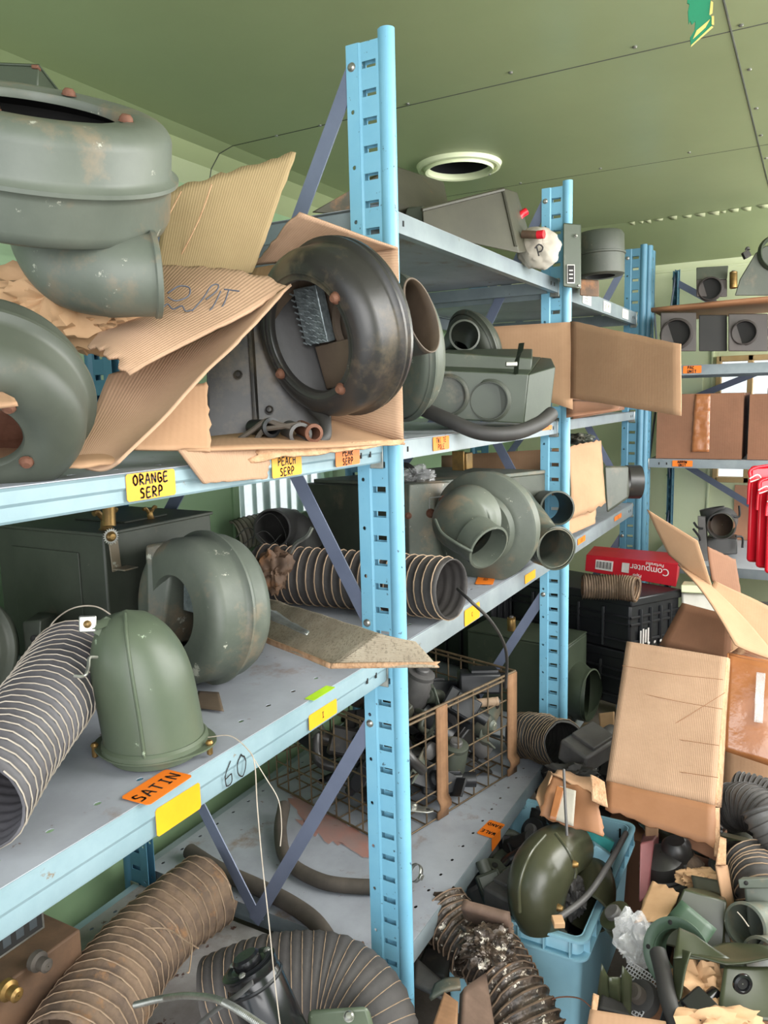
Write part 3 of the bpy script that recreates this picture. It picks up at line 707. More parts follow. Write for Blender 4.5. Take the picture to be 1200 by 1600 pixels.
# torn carton (flattened)
b = at(120, 735, z=ZM+.004)
rt = root('torn_carton', 'torn and crushed brown cardboard carton with handwriting on its flap', 'cardboard', at(150, 715, d=1.0))
panelq(rt, 'flap', [at(238, 440, d=1.28), at(395, 428, d=1.32), at(465, 231, d=1.36), at(262, 302, d=1.33)], 'cardboard_olive_lit', nu=20, nv=12, amp=.012, sc_=5, seed=4, tear=(0, .02, .05, 0))
for l in ([(331, 288), (310, 345), (276, 412)], [(283, 299), (262, 340)]):
    mb = MB(); mb.tube([at(x, y, d=1.30) for x, y in l], .0012, 5, sm=3); wpart(rt, 'crease', mb, 'cardboard_torn')
panelq(rt, 'written_flap', [at(136, 550, d=1.0), at(202, 590, d=.96), at(452, 448, d=1.2), at(240, 418, d=1.25)], 'cardboard', nu=24, nv=24, amp=.008, seed=2, tear=(.04, .03, .03, 0), bow=.012)
panelq(rt, 'folded_flap', [at(112, 722, d=.93), at(186, 722, d=.92), at(455, 452, d=1.19), at(170, 585, d=1.1)], 'cardboard', nu=20, nv=24, amp=.008, seed=8, tear=(0, .02, .02, 0), bow=-.012)
panelq(rt, 'torn_piece', [at(208, 703, d=1.02), at(328, 706, d=1.08), at(322, 600, d=1.16), at(235, 620, d=1.1)], 'cardboard_flat', nu=18, nv=14, amp=.010, seed=12, tear=(0, .06, .05, 0))
panelq(rt, 'base_sheet', [at(-30, 742, d=.86), at(184, 724, d=.93), at(182, 690, d=1.02), at(-30, 690, d=.98)], 'cardboard_flat', nu=14, nv=6, amp=.004, seed=6, tear=(.05, 0, 0, 0))
panelq(rt, 'loose_corner', [at(-25, 640, d=.76), at(28, 632, d=.76), at(22, 625, d=.78), at(-25, 600, d=.8)], 'cardboard_flat', nu=6, nv=4, amp=.002, seed=6)
def scribble(rt, pts, dd, w=.0022, ink='ink_blue'):
    mb = MB()
    for line in pts:
        P = smooth([at(x, y, d=dd(x, y)) for x, y in line], 4); mb.tube(P, w/2, 5, sm=0)
    return wpart(rt, 'handwriting', mb, ink)
dw = lambda x, y: 1.0+.2*(x-150)/300-.012+.0007*(500-y)*.3
scribble(rt, [[(262, 458), (280, 447), (296, 450), (294, 463), (275, 470), (262, 464)], [(255, 480), (262, 475), (270, 483), (284, 478), (290, 486), (302, 484)],
    [(300, 486), (318, 465), (330, 447), (341, 445), (338, 455), (322, 468)], [(345, 455), (332, 480), (316, 495)], [(358, 452), (348, 478), (330, 498)], [(350, 452), (374, 455)], [(304, 497), (322, 500)]], dw)
# open carton round the black blower
rt = root('open_carton', 'open cardboard carton with torn front lip holding the black blower', 'box', at(520, 695, d=1.43))
panelq(rt, 'side_wall', [at(631, 692, d=1.46), at(622, 388, d=1.46), at(500, 400, d=1.49), at(505, 655, d=1.49)], 'cardboard', nu=10, nv=10, amp=.004, seed=3)
panelq(rt, 'top_flap', [at(398, 412, d=1.42), at(560, 395, d=1.488), at(622, 388, d=1.46), at(466, 332, d=1.32)], 'cardboard', nu=14, nv=14, amp=.004, seed=5, tear=(0, 0, 0, .03))
panelq(rt, 'bottom', [at(285, 704, y=-.014), at(633, 694, d=1.46), at(510, 655, d=1.49), at(330, 680, d=1.45)], 'cardboard_flat', nu=12, nv=6, amp=.002, seed=9)
panelq(rt, 'back_wall', [at(330, 680, d=1.52), at(510, 655, d=1.50), at(505, 400, d=1.50), at(395, 420, d=1.54)], 'cardboard_flat', nu=12, nv=6, amp=.002, seed=9)
panelq(rt, 'torn_lip', [at(318, 755, y=-.022), at(416, 748, y=-.022), at(424, 702, y=-.014), at(280, 703, y=-.014)], 'cardboard', nu=22, nv=10, amp=.004, seed=7, tear=(.03, .05, 0, 0))
panelq(rt, 'torn_edge', [at(395, 722, y=-.02), at(628, 694, d=1.45), at(633, 686, d=1.46), at(400, 702, y=-.014)], 'cardboard_torn', nu=30, nv=4, amp=.004, seed=17, tear=(.2, 0, 0, .1))
# black blower assembly in the carton
ax = vdir(500, 530, 197, 42); o = at(550, 508, d=1.375)
rt = root('blower_unit', 'black round blower with heater body, open front and rusty screws in the carton', 'blower', o)
Mb = Matrix.Translation(-o) @ frame_m(o, ax, UPV)
drum(rt, Mb, .146, .112, .093, 'black_paint', 'inner_brown', bead=.30, rd=.040, a0=R(28), sr=.009, nscrew=4)
mb = MB(); mb.lathe([(.146, .010), (.152, .014), (.154, .022), (.148, .028)], 64, Mb); part(rt, 'rear_band', mb, 'black_paint')
cbox(rt, 'mesh_core', (.03, .058, .030), (.10, .06, .02), 'mesh_steel', M=Mb @ Matrix.Rotation(R(-4), 4, 'Z'))
mb = MB()
for i in range(9):
    for j in range(6):
        mb.tube([(-.016+i*.011+.003*(j % 2), .030+j*.0105, .0415), (-.011+i*.011+.003*(j % 2), .037+j*.0105, .0435)], .0016, 5, sm=1)
mb.v = [Mb @ v for v in mb.v]; part(rt, 'mesh_links', mb, 'mesh_steel')['kind'] = 'stuff'
cbox(rt, 'inner_plate', (-.06, .015, .028), (.08, .12, .01), 'inner_brown', M=Mb)
mb = MB(); mb.lathe([(.062, .02), (.066, .028), (.056, .030), (.052, .022)], 30, Mb @ Matrix.Translation((-.005, -.045, 0))); part(rt, 'inner_ring', mb, 'inner_brown')
body = [at(322, 690, d=1.38), at(520, 668, d=1.44), at(500, 655, d=1.48), at(345, 680, d=1.47), at(322, 470, d=1.38), at(520, 430, d=1.44), at(500, 440, d=1.485), at(330, 480, d=1.47)]
mb = MB(); mb.hexa(body); wpart(rt, 'heater_body', mb, 'black_paint', bev=.006)
mb = MB(); mb.hexa([at(395, 658, d=1.39), at(402, 665, d=1.39), at(407, 665, d=1.41), at(400, 666, d=1.41), at(386, 500, d=1.39), at(392, 500, d=1.39), at(398, 500, d=1.41), at(392, 500, d=1.41)]); wpart(rt, 'flange', mb, 'black_paint', bev=.002)
screws(rt, [Matrix.Translation(-o) @ frame_m(at(372, 585, d=1.385), -FW), Matrix.Translation(-o) @ frame_m(at(421, 640, d=1.40), -FW)], .007, .005, 'black_paint')
for a, b, r_, m_ in (((452, 672), (470, 679), .017, 'grey_plastic'), ((470, 668), (491, 677), .013, 'rust'), ((395, 668), (425, 668), .014, 'black_plastic')):
    pipe(rt, 'pipe_stub', [at(a[0], a[1], d=1.36), at(b[0], b[1], d=1.30)], r_, m_, n=20)
mb = MB(); mb.tube([at(490, 640, d=1.40), at(506, 655, d=1.37), at(508, 680, d=1.35), at(498, 690, d=1.34)], .011, 14, sm=6); wpart(rt, 'bent_tube', mb, 'rubber')
mb = MB()
for pts in ([(374, 686), (395, 672), (415, 658), (432, 662), (455, 668)], [(398, 690), (412, 672), (430, 668), (470, 662)]):
    mb.tube([at(x, y, d=1.30) for x, y in pts], .0045, 6, sm=5)
wpart(rt, 'strap', mb, 'rubber_dusty')
# ------------------------------------------------------------ middle shelf, second bay
o = at(600, 545, d=1.88); ax = vdir(600, 545, 190, 30)
rt = root('blower_housing', 'big olive blower disc with a brown funnel outlet just behind the open carton', 'blower housing', o)
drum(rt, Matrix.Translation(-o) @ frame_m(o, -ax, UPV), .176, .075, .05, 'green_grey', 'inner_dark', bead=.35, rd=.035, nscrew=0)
P = [at(600, 520, d=1.80), at(628, 505, d=1.72), at(650, 492, d=1.64), at(666, 484, d=1.58)]
mb = MB(); A = frames(smooth(P, 6)); n = 40
axm = vdir(662, 490, 25, 28); Mm = frame_m(at(659, 492, d=1.56), axm, UPV)
ro = []
for i in range(n):
    a = 2*math.pi*i/n; ro.append(Mm @ Vector((.079*math.cos(a), .058*math.sin(a), .0)))
cb = at(610, 515, d=1.80); vs = []
for k in range(9):
    t = k/8
    for i in range(n):
        a = 2*math.pi*i/n; q = cb+(UPV*(.075*math.cos(a))+RT*(.05*math.sin(a))*1); vs.append(q.lerp(ro[i], t))
vs2 = [v+(cb.lerp(Mm.translation, .7)-v)*.03 for v in vs]
for k in range(8):
    pass
mb.add(vs, [(k*n+i, k*n+(i+1) % n, (k+1)*n+(i+1) % n, (k+1)*n+i) for k in range(8) for i in range(n)])
wpart(rt, 'funnel', mb, 'inner_brown', solid=.003)
# olive filter box with two round ports
mb = MB(); mb.hexa([at(660, 652, d=2.02), at(818, 662, d=2.02), at(838, 655, d=2.35), at(690, 645, d=2.35), at(655, 576, d=2.0), at(826, 585, d=2.0), at(846, 558, d=2.33), at(690, 546, d=2.33)])
rt = root('filter_box', 'olive metal box with two round ports and a strap latch, on the middle shelf', 'box', at(750, 657, d=2.15))
wpart(rt, 'body', mb, 'green_paint', bev=.003)
mb = MB(); mb.hexa([at(818, 662, d=2.02), at(860, 642, d=2.08), at(852, 640, d=2.3), at(838, 655, d=2.35), at(826, 585, d=2.0), at(868, 573, d=2.06), at(862, 560, d=2.28), at(846, 558, d=2.33)]); wpart(rt, 'end_cover', mb, 'green_paint', bev=.003)
mb = MB(); mb.hexa([at(690, 578, d=2.06), at(830, 580, d=2.08), at(832, 566, d=2.3), at(700, 560, d=2.3), at(690, 550, d=2.06), at(832, 560, d=2.08), at(832, 545, d=2.28), at(700, 545, d=2.28)]); wpart(rt, 'top_cover', mb, 'green_paint', bev=.003)
for x, y in ((700, 618), (765, 626)):
    Mp = frame_m(at(x, y, d=2.012), vdir(x, y, 200, 82), UPV)
    mb = MB(); mb.lathe([(.056, -.004), (.056, .003), (.050, .006), (.0495, .014), (.047, .014), (.046, -.006), (.001, -.008)], 40, Mp); wpart(rt, 'port', mb, 'green_dark')
mb = MB(); mb.tube([at(806, 585, d=2.0), at(808, 562, d=2.0), at(812, 552, d=2.02), at(815, 536, d=2.02)], .014, 4, sm=3, ell=.12); wpart(rt, 'latch_strap', mb, 'green_paint')
cbox(rt, 'latch', (0, 0, 0), (.03, .01, .012), 'zinc', M=wm(rt).inverted() @ frame_m(at(799, 569, d=1.99), UPV, RT)); 
rhose('rubber_hose', 'black rubber hose lying in front of the olive filter box', [at(663, 640, d=1.90), at(700, 656, d=1.86), at(750, 676, d=1.84), at(800, 677, d=1.86), at(840, 663, d=1.9), at(862, 646, d=1.94)], .018)
o = at(752, 540, d=2.42); rt = root('blower_housing', 'dark round blower housing with arched duct behind the olive filter box', 'blower housing', o)
drum(rt, Matrix.Translation(-o) @ frame_m(o, vdir(752, 540, 200, 35), UPV), .115, .07, .05, 'green_dark', 'inner_dark', nscrew=0)
pipe(rt, 'duct', [at(712, 548, d=2.32), at(716, 532, d=2.28), at(726, 524, d=2.2)], .042, 'green_dark')
# cartons of the middle shelf, far bay
rt = root('open_carton', 'brown cardboard carton with a wide open side flap sticking into the aisle', 'box', at(900, 650, z=ZM))
panelq(rt, 'side_wall', [at(742, 590, d=2.60), at(895, 640, d=2.50), at(892, 503, d=2.48), at(742, 512, d=2.58)], 'cardboard_flat', nu=8, nv=8, amp=.003, seed=3)
fl = panelq(rt, 'open_flap', [at(891, 622, d=2.50), at(1063, 650, d=2.16), at(1065, 538, d=2.16), at(891, 501, d=2.48)], 'cardboard_flat', nu=14, nv=10, amp=.006, seed=5, tear=(0, 0, .015, 0))
panelq(rt, 'far_wall', [at(895, 655, d=2.75), at(975, 640, d=3.1), at(975, 560, d=3.1), at(892, 530, d=2.75)], 'cardboard_dark', nu=6, nv=6, amp=.002, seed=5)
panelq(rt, 'bottom', [at(885, 652, d=2.45), at(966, 640, d=2.5), at(972, 630, d=2.9), at(885, 625, d=2.6)], 'cardboard_dark', nu=6, nv=6, amp=.002, seed=5)
mb = MB()
for l in ([(965, 533), (969, 536)], [(975, 533), (981, 538), (986, 535)], [(990, 538), (995, 540), (1001, 543)]): mb.tube([at(x, y, d=2.327-.0007*(x-985)) for x, y in l], .002, 5, sm=3)
wpart(rt, 'handwriting', mb, 'ink')
# ------------------------------------------------------------ top shelf
ZT = 1.7545
def slab(name, label, cat, bot, top, m_, bev=.004, group=None):
    """rectangular case from its 4 bottom and 4 top corners; returns the root"""
    c = sum(bot, Vector())/4; rt = root(name, label, cat, c, group=group); mb = MB(); mb.hexa(bot+top); wpart(rt, 'body', mb, m_, bev=bev); return rt
rt = slab('metal_case', 'olive metal case leaning against the first post on the top shelf', 'case',
    [at(486, 332, d=1.90), at(708, 352, d=2.15), at(704, 345, d=2.5), at(520, 330, d=2.4)], [at(560, 290, d=1.9), at(618, 262, d=2.12), at(694, 284, d=2.46), at(560, 285, d=2.4)], 'olive_brown')
mb = MB(); mb.hexa([at(606, 330, d=1.99), at(610, 330, d=1.99), at(612, 330, d=2.0), at(608, 330, d=2.0), at(612, 268, d=2.07), at(616, 266, d=2.07), at(618, 267, d=2.08), at(614, 268, d=2.08)]); wpart(rt, 'edge_seam', mb, 'green_dark')
rt = slab('metal_case', 'green ammunition style case with rusty edges tilted on the top shelf', 'case',
    [at(662, 365, d=1.92), at(812, 396, d=2.05), at(835, 392, d=2.3), at(690, 360, d=2.2)], [at(659, 325, d=1.92), at(788, 293, d=2.05), at(808, 300, d=2.3), at(700, 318, d=2.2)], 'olive_brown')
for a, b in (((659, 328), (787, 296)), ((787, 300), (806, 385))):
    mb = MB(); mb.tube([at(*a, d=1.915 if a[0] < 700 else 2.045), at(*b, d=2.045)], .005, 6, sm=1); wpart(rt, 'edge_bead', mb, 'olive_brown')
mb = MB(); mb.hexa([at(630, 348, d=1.98), at(661, 356, d=1.96), at(664, 350, d=2.1), at(640, 345, d=2.1), at(636, 325, d=1.98), at(660, 322, d=1.96), at(664, 322, d=2.1), at(640, 322, d=2.1)]); wpart(rt, 'lid', mb, 'green_dark', bev=.003)
wirey('plug', 'small red plastic tip sticking up behind the tilted green case', [at(806, 346, d=2.25), at(814, 336, d=2.25), at(823, 330, d=2.25)], .011, 'red_plastic', 'plug', n=8)
crumple('cloth_sack', 'white cloth sack marked with a letter P beside the green case', at(842, 388, d=2.2), .060, .058, .05, 'white_sack', 9, CF.to_4x4(), cat='sack', amp=.13)
sk = bpy.data.objects['cloth_sack']; mb = MB()
for l in ([(838, 384), (842, 400)], [(836, 388), (842, 382), (848, 386), (846, 392), (840, 394)]): mb.tube([at(x, y, d=2.128) for x, y in l], .0022, 5, sm=3)
wpart(sk, 'lettering', mb, 'ink')
t = MB(); t.tube([at(816, 366, d=2.14), at(840, 367, d=2.12)], .011, 10, sm=2); hd = solo('tool_handle', t, 'rusty_brown', 'brown tool handle with red end resting on the white sack', 'tool')
t = MB(); t.tube([at(840, 367, d=2.12), at(850, 366, d=2.11)], .0118, 10, sm=2); wpart(hd, 'red_end', t, 'red_plastic')
rt = slab('control_box', 'green upright control box with a black data plate behind the second post', 'box',
    [at(880, 448, d=2.38), at(908, 452, d=2.42), at(905, 445, d=2.6), at(880, 442, d=2.6)], [at(880, 348, d=2.38), at(908, 350, d=2.42), at(906, 356, d=2.6), at(880, 356, d=2.6)], 'green_paint')
Mp = wm(rt).inverted() @ frame_m(at(892, 428, d=2.385), -FW, RT)
cbox(rt, 'data_plate', (0, 0, 0), (.024, .058, .002), 'print_white', M=Mp); cbox(rt, 'data_plate_face', (0, 0, .001), (.020, .052, .002), 'ink', M=Mp)
for q in (-.014, -.002, .010): cbox(rt, 'plate_line', (0, q, .0022), (.012, .004, .001), 'print_white', M=Mp)
screws(rt, [wm(rt).inverted() @ frame_m(at(x, y, d=2.40), -FW) for x, y in ((900, 368), (904, 446))], .005, .004)
o = at(938, 432, d=2.72); rt = root('blower_housing', 'green round blower drum standing upright at the end of the top shelf', 'blower housing', o)
mb = MB(); Ml = Matrix.Translation(-o) @ frame_m(o, vdir(938, 410, 91, -10), RT)
mb.lathe([(.050, .0), (.075, .0), (.082, .004), (.083, .068), (.087, .07), (.087, .076), (.083, .078), (.083, .135), (.076, .146), (.001, .148)], 48, Ml); part(rt, 'housing', mb, 'green_dark')
mb = MB(); mb.lathe([(.052, .001), (.052, .05), (.001, .05)], 30, Ml); part(rt, 'inside', mb, 'inner_dark')
rt = slab('wood_block', 'small brown block under the round green blower drum', 'block', [at(906, 462, d=2.62), at(936, 464, d=2.64), at(936, 460, d=2.72), at(908, 458, d=2.72)], [at(906, 436, d=2.62), at(936, 438, d=2.64), at(936, 438, d=2.72), at(908, 436, d=2.72)], 'rusty_brown')
# tree shaped air freshener hanging from the ceiling
pc = at(1094, 34, d=1.12); Mt = frame_m(pc, vdir(1094, 34, 190, 82), UPV.cross(FW)+RT*.6)
Xr, Yr = RT*.93-FW*.3+UPV*.10, UPV
tr = [(-.001, -.036), (-.002, -.022), (.004, -.012), (.005, .0), (.0, -.004), (-.002, .002), (-.004, -.003), (-.005, .016), (-.003, .026), (-.006, .028), (-.004, .062), (.036, .062), (.030, .036), (.025, .028), (.023, .008), (.027, .002), (.027, -.010)]
pts = [pc+RT*(x-.012)+UPV*y-FW*(x*.2) for x, y in tr]
mb = MB(); n = len(pts); bk = FW*.0016; mb.add(pts+[p+bk for p in pts], [tuple(range(n)), tuple(range(n, 2*n))[::-1]]+[(i, n+i, n+(i+1) % n, (i+1) % n) for i in range(n)])
tree = solo('air_freshener', mb, 'tree_green', 'green tree shaped card air freshener with yellow foot hanging from the ceiling', 'air freshener', sm=False)
def tq(name, q, m_, off): wpart(tree, name, MB().add([pc+RT*(x-.012)+UPV*y-FW*(x*.2)-FW*off for x, y in q], [tuple(range(len(q)))]), m_, sm=False, solid=.0006)
tq('edge_strip', [(.026, -.008), (.029, -.009), (.029, .004), (.026, .004)], 'tree_yellow', .001); tq('edge_strip', [(.023, .006), (.027, .008), (.028, .024), (.025, .026)], 'tree_yellow', .001)
tq('edge_strip', [(-.002, -.037), (.028, -.012), (.026, -.010), (-.001, -.034)], 'tree_yellow', .001); tq('label_strip', [(.001, -.026), (.018, -.011), (.024, .0), (.006, -.014)], 'tree_yellow', .001)
mb = MB(); mb.tube([pc+UPV*.06, Vector((pc.x, pc.y, H))], .0006, 5, sm=1); wpart(tree, 'string', mb, 'white_paint')
# ------------------------------------------------------------ low shelf, near bay
ZL = .8625
# heater box with blower
cx, cy = -.345, .41
rt = root('heater_unit', 'green metal heater box with round blower and brass wing nut, on the low shelf', 'heater', (cx+.14, cy+.14, ZL))
Mi = wm(rt).inverted()
def wb(rt, name, lo, hi, m_, bev=.004, **k):
    c = [(a+b)/2 for a, b in zip(lo, hi)]; d = [b-a for a, b in zip(lo, hi)]
    return wpart(rt, name, MB().box(c, d), m_, bev=bev, **k)
wb(rt, 'body', (cx, cy, ZL), (cx+.30, cy+.32, 1.138), 'green_dark')
wb(rt, 'lid', (cx-.004, cy-.004, 1.136), (cx+.304, cy+.324, 1.143), 'green_dark', .002)
wb(rt, 'lid_hatch', (cx+.10, cy+.05, 1.143), (cx+.22, cy+.2, 1.147), 'green_dark', .002)
wb(rt, 'side_panel', (cx-.003, cy+.07, ZL+.06), (cx, cy+.27, 1.10), 'green_dark', .001)
def wing_nut(rt, p, s=1):
    mb = MB(); M = Mi @ Matrix.Translation(p); mb.lathe([(.014*s, 0), (.010*s, .004*s), (.007*s, .022*s), (.009*s, .026*s), (.001, .028*s)], 16, M)
    for sx in (-1, 1):
        mb.tube([M @ Vector((sx*.005*s, 0, .02*s)), M @ Vector((sx*.016*s, 0, .032*s)), M @ Vector((sx*.024*s, 0, .030*s))], .005*s, 8, sm=4)
    part(rt, 'wing_nut', mb, 'brass')
wing_nut(rt, Vector((cx+.17, cy+.05, 1.142)), .75); wing_nut(rt, Vector((cx+.035, cy+.03, 1.142)), 1.15)
pm = at(177, 845, y=cy-.01); pt = at(182, 888, y=cy-.012)
mb = MB(); mb.box((pm+pt)/2, (.022, .003, (pm-pt).length+.01), rot=Matrix.Rotation(R(-4), 4, 'Y').to_euler()); mb.box(pt+Vector((.008, -.016, 0)), (.034, .032, .003)); wpart(rt, 'bracket', mb, 'green_grey', bev=.001)
mb = MB(); mb.tube([at(170, 792, y=cy-.01), at(171, 822, y=cy-.015)], .012, 14, sm=1); wpart(rt, 'brass_fitting', mb, 'brass')
Mw = Mi @ frame_m(at(173, 838, y=cy-.018), (-.3, -1, 0))
mb = MB(); mb.prism([(.016*(1 if k % 2 else .76)*math.cos(R(k*9)), .016*(1 if k % 2 else .76)*math.sin(R(k*9))) for k in range(40)], .0015, Mw); part(rt, 'star_washer', mb, 'zinc')
bolt_ = MB(); bolt(bolt_, Mw @ Matrix.Translation((0, 0, .0015)), .009, .008); part(rt, 'bolt', bolt_, 'brass')
ax = vdir(262, 955, 187, 32); fc = at(268, 957, d=1.40); o = fc-ax*.128
Md = Mi @ frame_m(o, ax, Vector((0, 0, 1)))
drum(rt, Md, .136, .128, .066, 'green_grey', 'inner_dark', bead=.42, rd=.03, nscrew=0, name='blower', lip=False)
mb = MB(); Mdd = Md @ Matrix.Translation((0, 0, .05)); mb.box((-.01, .0, .0), (.03, .03, .0)); mb = MB()
mb.box((.03, -.01, .03), (.07, .07, .012)); mb.v = [Mdd @ v for v in mb.v]; part(rt, 'mesh_screen', mb, 'mesh_steel')
# scroll throat that joins blower and box
mb = MB(); a, b_ = fc+Vector((0, 0, .128)), at(228, 852, d=1.40)
mb.hexa([at(228, 1000, d=1.44), at(250, 1010, d=1.44), at(330, 1000, d=1.56), at(290, 980, d=1.6), at(226, 852, d=1.44), at(275, 842, d=1.43), at(350, 838, d=1.55), at(300, 838, d=1.62)]); wpart(rt, 'throat', mb, 'green_grey', bev=.006)
# small bracket box
rt = slab('bracket_box', 'small dark metal bracket box between the flex duct and the heater', 'box', [at(40, 1030, d=1.42), at(62, 1032, d=1.40), at(100, 1020, d=1.6), at(60, 1015, d=1.6)], [at(34, 972, d=1.42), at(64, 968, d=1.40), at(95, 955, d=1.6), at(60, 955, d=1.6)], 'green_dark')
screws(rt, [wm(rt).inverted() @ frame_m(at(53, 998, d=1.395), -FW)], .006, .003, 'inner_dark')
# dark drum at the left edge
o = at(-40, 1010, d=1.45); rt = root('blower_housing', 'dark round housing with rusty rim at the left edge of the low shelf', 'blower housing', o)
drum(rt, Matrix.Translation(-o) @ frame_m(o, vdir(-20, 1010, 190, 55), UPV), .100, .08, .052, 'green_dark', 'inner_dark', bead=.5, rd=.02, scr='grey_plastic', a0=R(80))
mb = MB(); mb.lathe([(.060, .0815), (.078, .0805)], 40, Matrix.Translation(-o) @ frame_m(o, vdir(-20, 1010, 190, 55), UPV)); part(rt, 'rusty_rim', mb, 'rust', solid=.001)
# green cowl cap standing on its flange
o = Vector(at(243, 1158, d=1.165)); o.z = ZL+.016
rt = root('cowl_cap', 'dull green hooded duct cap with riveted flange and zinc clip, front of the low shelf', 'duct cap', (o.x, o.y, ZL))
mb = MB(); Tl = Matrix.Translation((0, 0, 0)); ur = Vector((RT.x, RT.y, 0)).normalized(); uf = Vector((FW.x, FW.y, 0)).normalized()
def cowl_pt(u, v):     # u around 0..1, v up 0..1: cylinder that bends over to a dome leaning left
    a = 2*math.pi*u; r0 = .073
    z = v*.205; k = math.sqrt(max(0, 1-max(0, (v-.42)/.58)**2.3)); sh = -.018*v-.012*v*v
    return o+ur*(math.cos(a)*r0*k*(1-.02*v)+sh)+uf*(math.sin(a)*r0*k)+Vector((0, 0, z))
nu, nv = 44, 22
mb.add([cowl_pt(i/nu, j/nv) for j in range(nv+1) for i in range(nu)], [(j*nu+i, j*nu+(i+1) % nu, (j+1)*nu+(i+1) % nu, (j+1)*nu+i) for j in range(nv) for i in range(nu)])
wpart(rt, 'hood', mb, 'green_bright')
mb = MB(); mb.tube([cowl_pt(-.235+.02*t/12, .02+.97*(t/12))-uf*.0012 for t in range(13)], .0026, 8, sm=3); wpart(rt, 'seam', mb, 'green_bright')
Mo = wm(rt).inverted() @ Matrix.Translation(o)
mb = MB(); fl = []
for i in range(64):
    a = 2*math.pi*i/64; rr = .079+.014*abs(math.cos(a+.15))**6; fl.append((rr*math.cos(a), rr*math.sin(a)))
Mo2 = Mo @ Matrix((ur, uf, Vector((0, 0, 1)))).transposed().to_4x4()
mb.prism(fl, .0025, Mo2 @ Matrix.Translation((0, 0, -.001))); mb.lathe([(.0775, .008), (.074, .012), (.072, .012)], 48, Mo2); mb.lathe([(.0775, .008), (.078, .001)], 48, Mo2); part(rt, 'flange', mb, 'green_bright')
mb = MB(); mb.lathe([(.066, 0), (.066, -.015), (.062, -.0155), (.001, -.0155)], 48, Mo2); part(rt, 'foot_ring', mb, 'green_bright')
for a in (8, 172):
    mb = MB(); M = Mo2 @ Matrix.Translation((.086*math.cos(R(a)), .086*math.sin(R(-a))*1.0-.006, .0015)); mb.lathe([(.001, .007), (.004, .0065), (.006, .003), (.0045, .001), (.0045, -.014), (.0015, -.0165)], 12, M); part(rt, 'flange_bolt', mb, 'brass')
mb = MB(); mb.tube([cowl_pt(.62, .86), at(172, 968, d=1.12), at(158, 975, d=1.11), at(146, 976, d=1.11)], .0085, 4, sm=5, ell=.25); wpart(rt, 'strap', mb, 'green_bright')
Mc = wm(rt).inverted() @ frame_m(at(137, 975, d=1.105), -FW+RT*.2, RT); cbox(rt, 'zinc_clip', (0, 0, 0), (.024, .024, .004), 'zinc', M=Mc); screws(rt, [Mc @ Matrix.Translation((0, 0, .003))], .005, .003, 'brass')
wirey('wire', 'thin bent steel wire arching over the grey duct to the cap', [at(65, 1003, d=1.22), at(85, 970, d=1.22), at(115, 950, d=1.2), at(150, 948, d=1.2), at(180, 965, d=1.2)], .0012, 'wire_pale')
# grey duct
flex('flexible_duct', 'grey ribbed flexible duct with pale wire, leaning out at the left of low shelf', [at(116, 1024, d=1.24), at(84, 1082, d=1.13), at(26, 1160, d=1.0), at(-50, 1262, d=.87)], lambda t: .062+.002*math.sin(7*t), .0165, 'duct_grey', 'wire_pale', n=30, seed=2, wr=.0011, depth=.03)
mb = MB(); mb.tube([at(115, 1056, d=1.03), at(132, 1056, d=1.035), at(138, 1042, d=1.05), at(140, 1028, d=1.06), at(152, 1027, d=1.07)], .0024, 8, sm=5); solo('wire_hook', mb, 'zinc', 'bent zinc wire hook lying on the grey duct', 'hook')
# newspaper card
rt = root('newsprint_card', 'flat newsprint covered card sticking out over the low shelf past the post', 'cardboard', at(500, 1035, z=.872))
A_ = at(411, 1002, z=.873); B_ = at(517, 1044, d=1.33); C_ = at(686, 1043, d=1.25); D_ = at(600, 992, d=1.30); E_ = at(460, 940, z=.90); F_ = at(411, 932, z=.90)
panelq(rt, 'flat_leaf', [A_, B_, D_, F_], 'newsprint', nu=20, nv=20, amp=.006, sc_=14, seed=4)
panelq(rt, 'front_leaf', [B_, C_, at(650, 1003, d=1.28), at(592, 990, d=1.305)], 'newsprint', nu=16, nv=12, amp=.004, sc_=14, seed=6)
panelq(rt, 'torn_edge', [A_, B_, B_+Vector((0, 0, .008)), A_+Vector((0, 0, .012))], 'cardboard_torn', nu=24, nv=2, amp=.004, seed=3)
panelq(rt, 'torn_edge', [B_, C_, C_+Vector((0, 0, .009)), B_+Vector((0, 0, .009))], 'cardboard_torn', nu=24, nv=2, amp=.003, seed=5, tear=(0, .05, 0, 0))
panelq(rt, 'silver_tape', [at(412, 962, d=1.52), at(480, 990, d=1.40), at(483, 985, d=1.41), at(420, 952, d=1.56)], 'zinc', nu=10, nv=4, amp=.006, seed=9, tear=(.3, 0, .3, 0))
# ------------------------------------------------------------ low shelf, second bay
flex('flexible_duct', 'dark ribbed flexible duct lying behind the first post on the low shelf', [at(405, 893, d=2.02), at(480, 900, d=1.98), at(560, 906, d=1.93), at(640, 913, d=1.87), at(706, 920, d=1.80)], lambda t: .073, .024, 'duct_dark', 'wire_tan', n=30, seed=4, wr=.0017, depth=.05, wob=.02)
crumple('torn_duct_end', 'brown torn fabric scrap at the far end of the dark flexible duct', at(430, 893, d=1.93), .045, .05, .03, 'rusty_brown', 14, CF.to_4x4(), cat='scrap', amp=.4)
t = MB(); t.tube([at(452, 868, d=1.95), at(462, 850, d=1.94), at(480, 838, d=1.93), at(488, 824, d=1.93)], .005, 7, sm=4); solo('duct_clamp', t, 'zinc', 'thin steel clamp strap standing off the dark flexible duct', 'clamp')
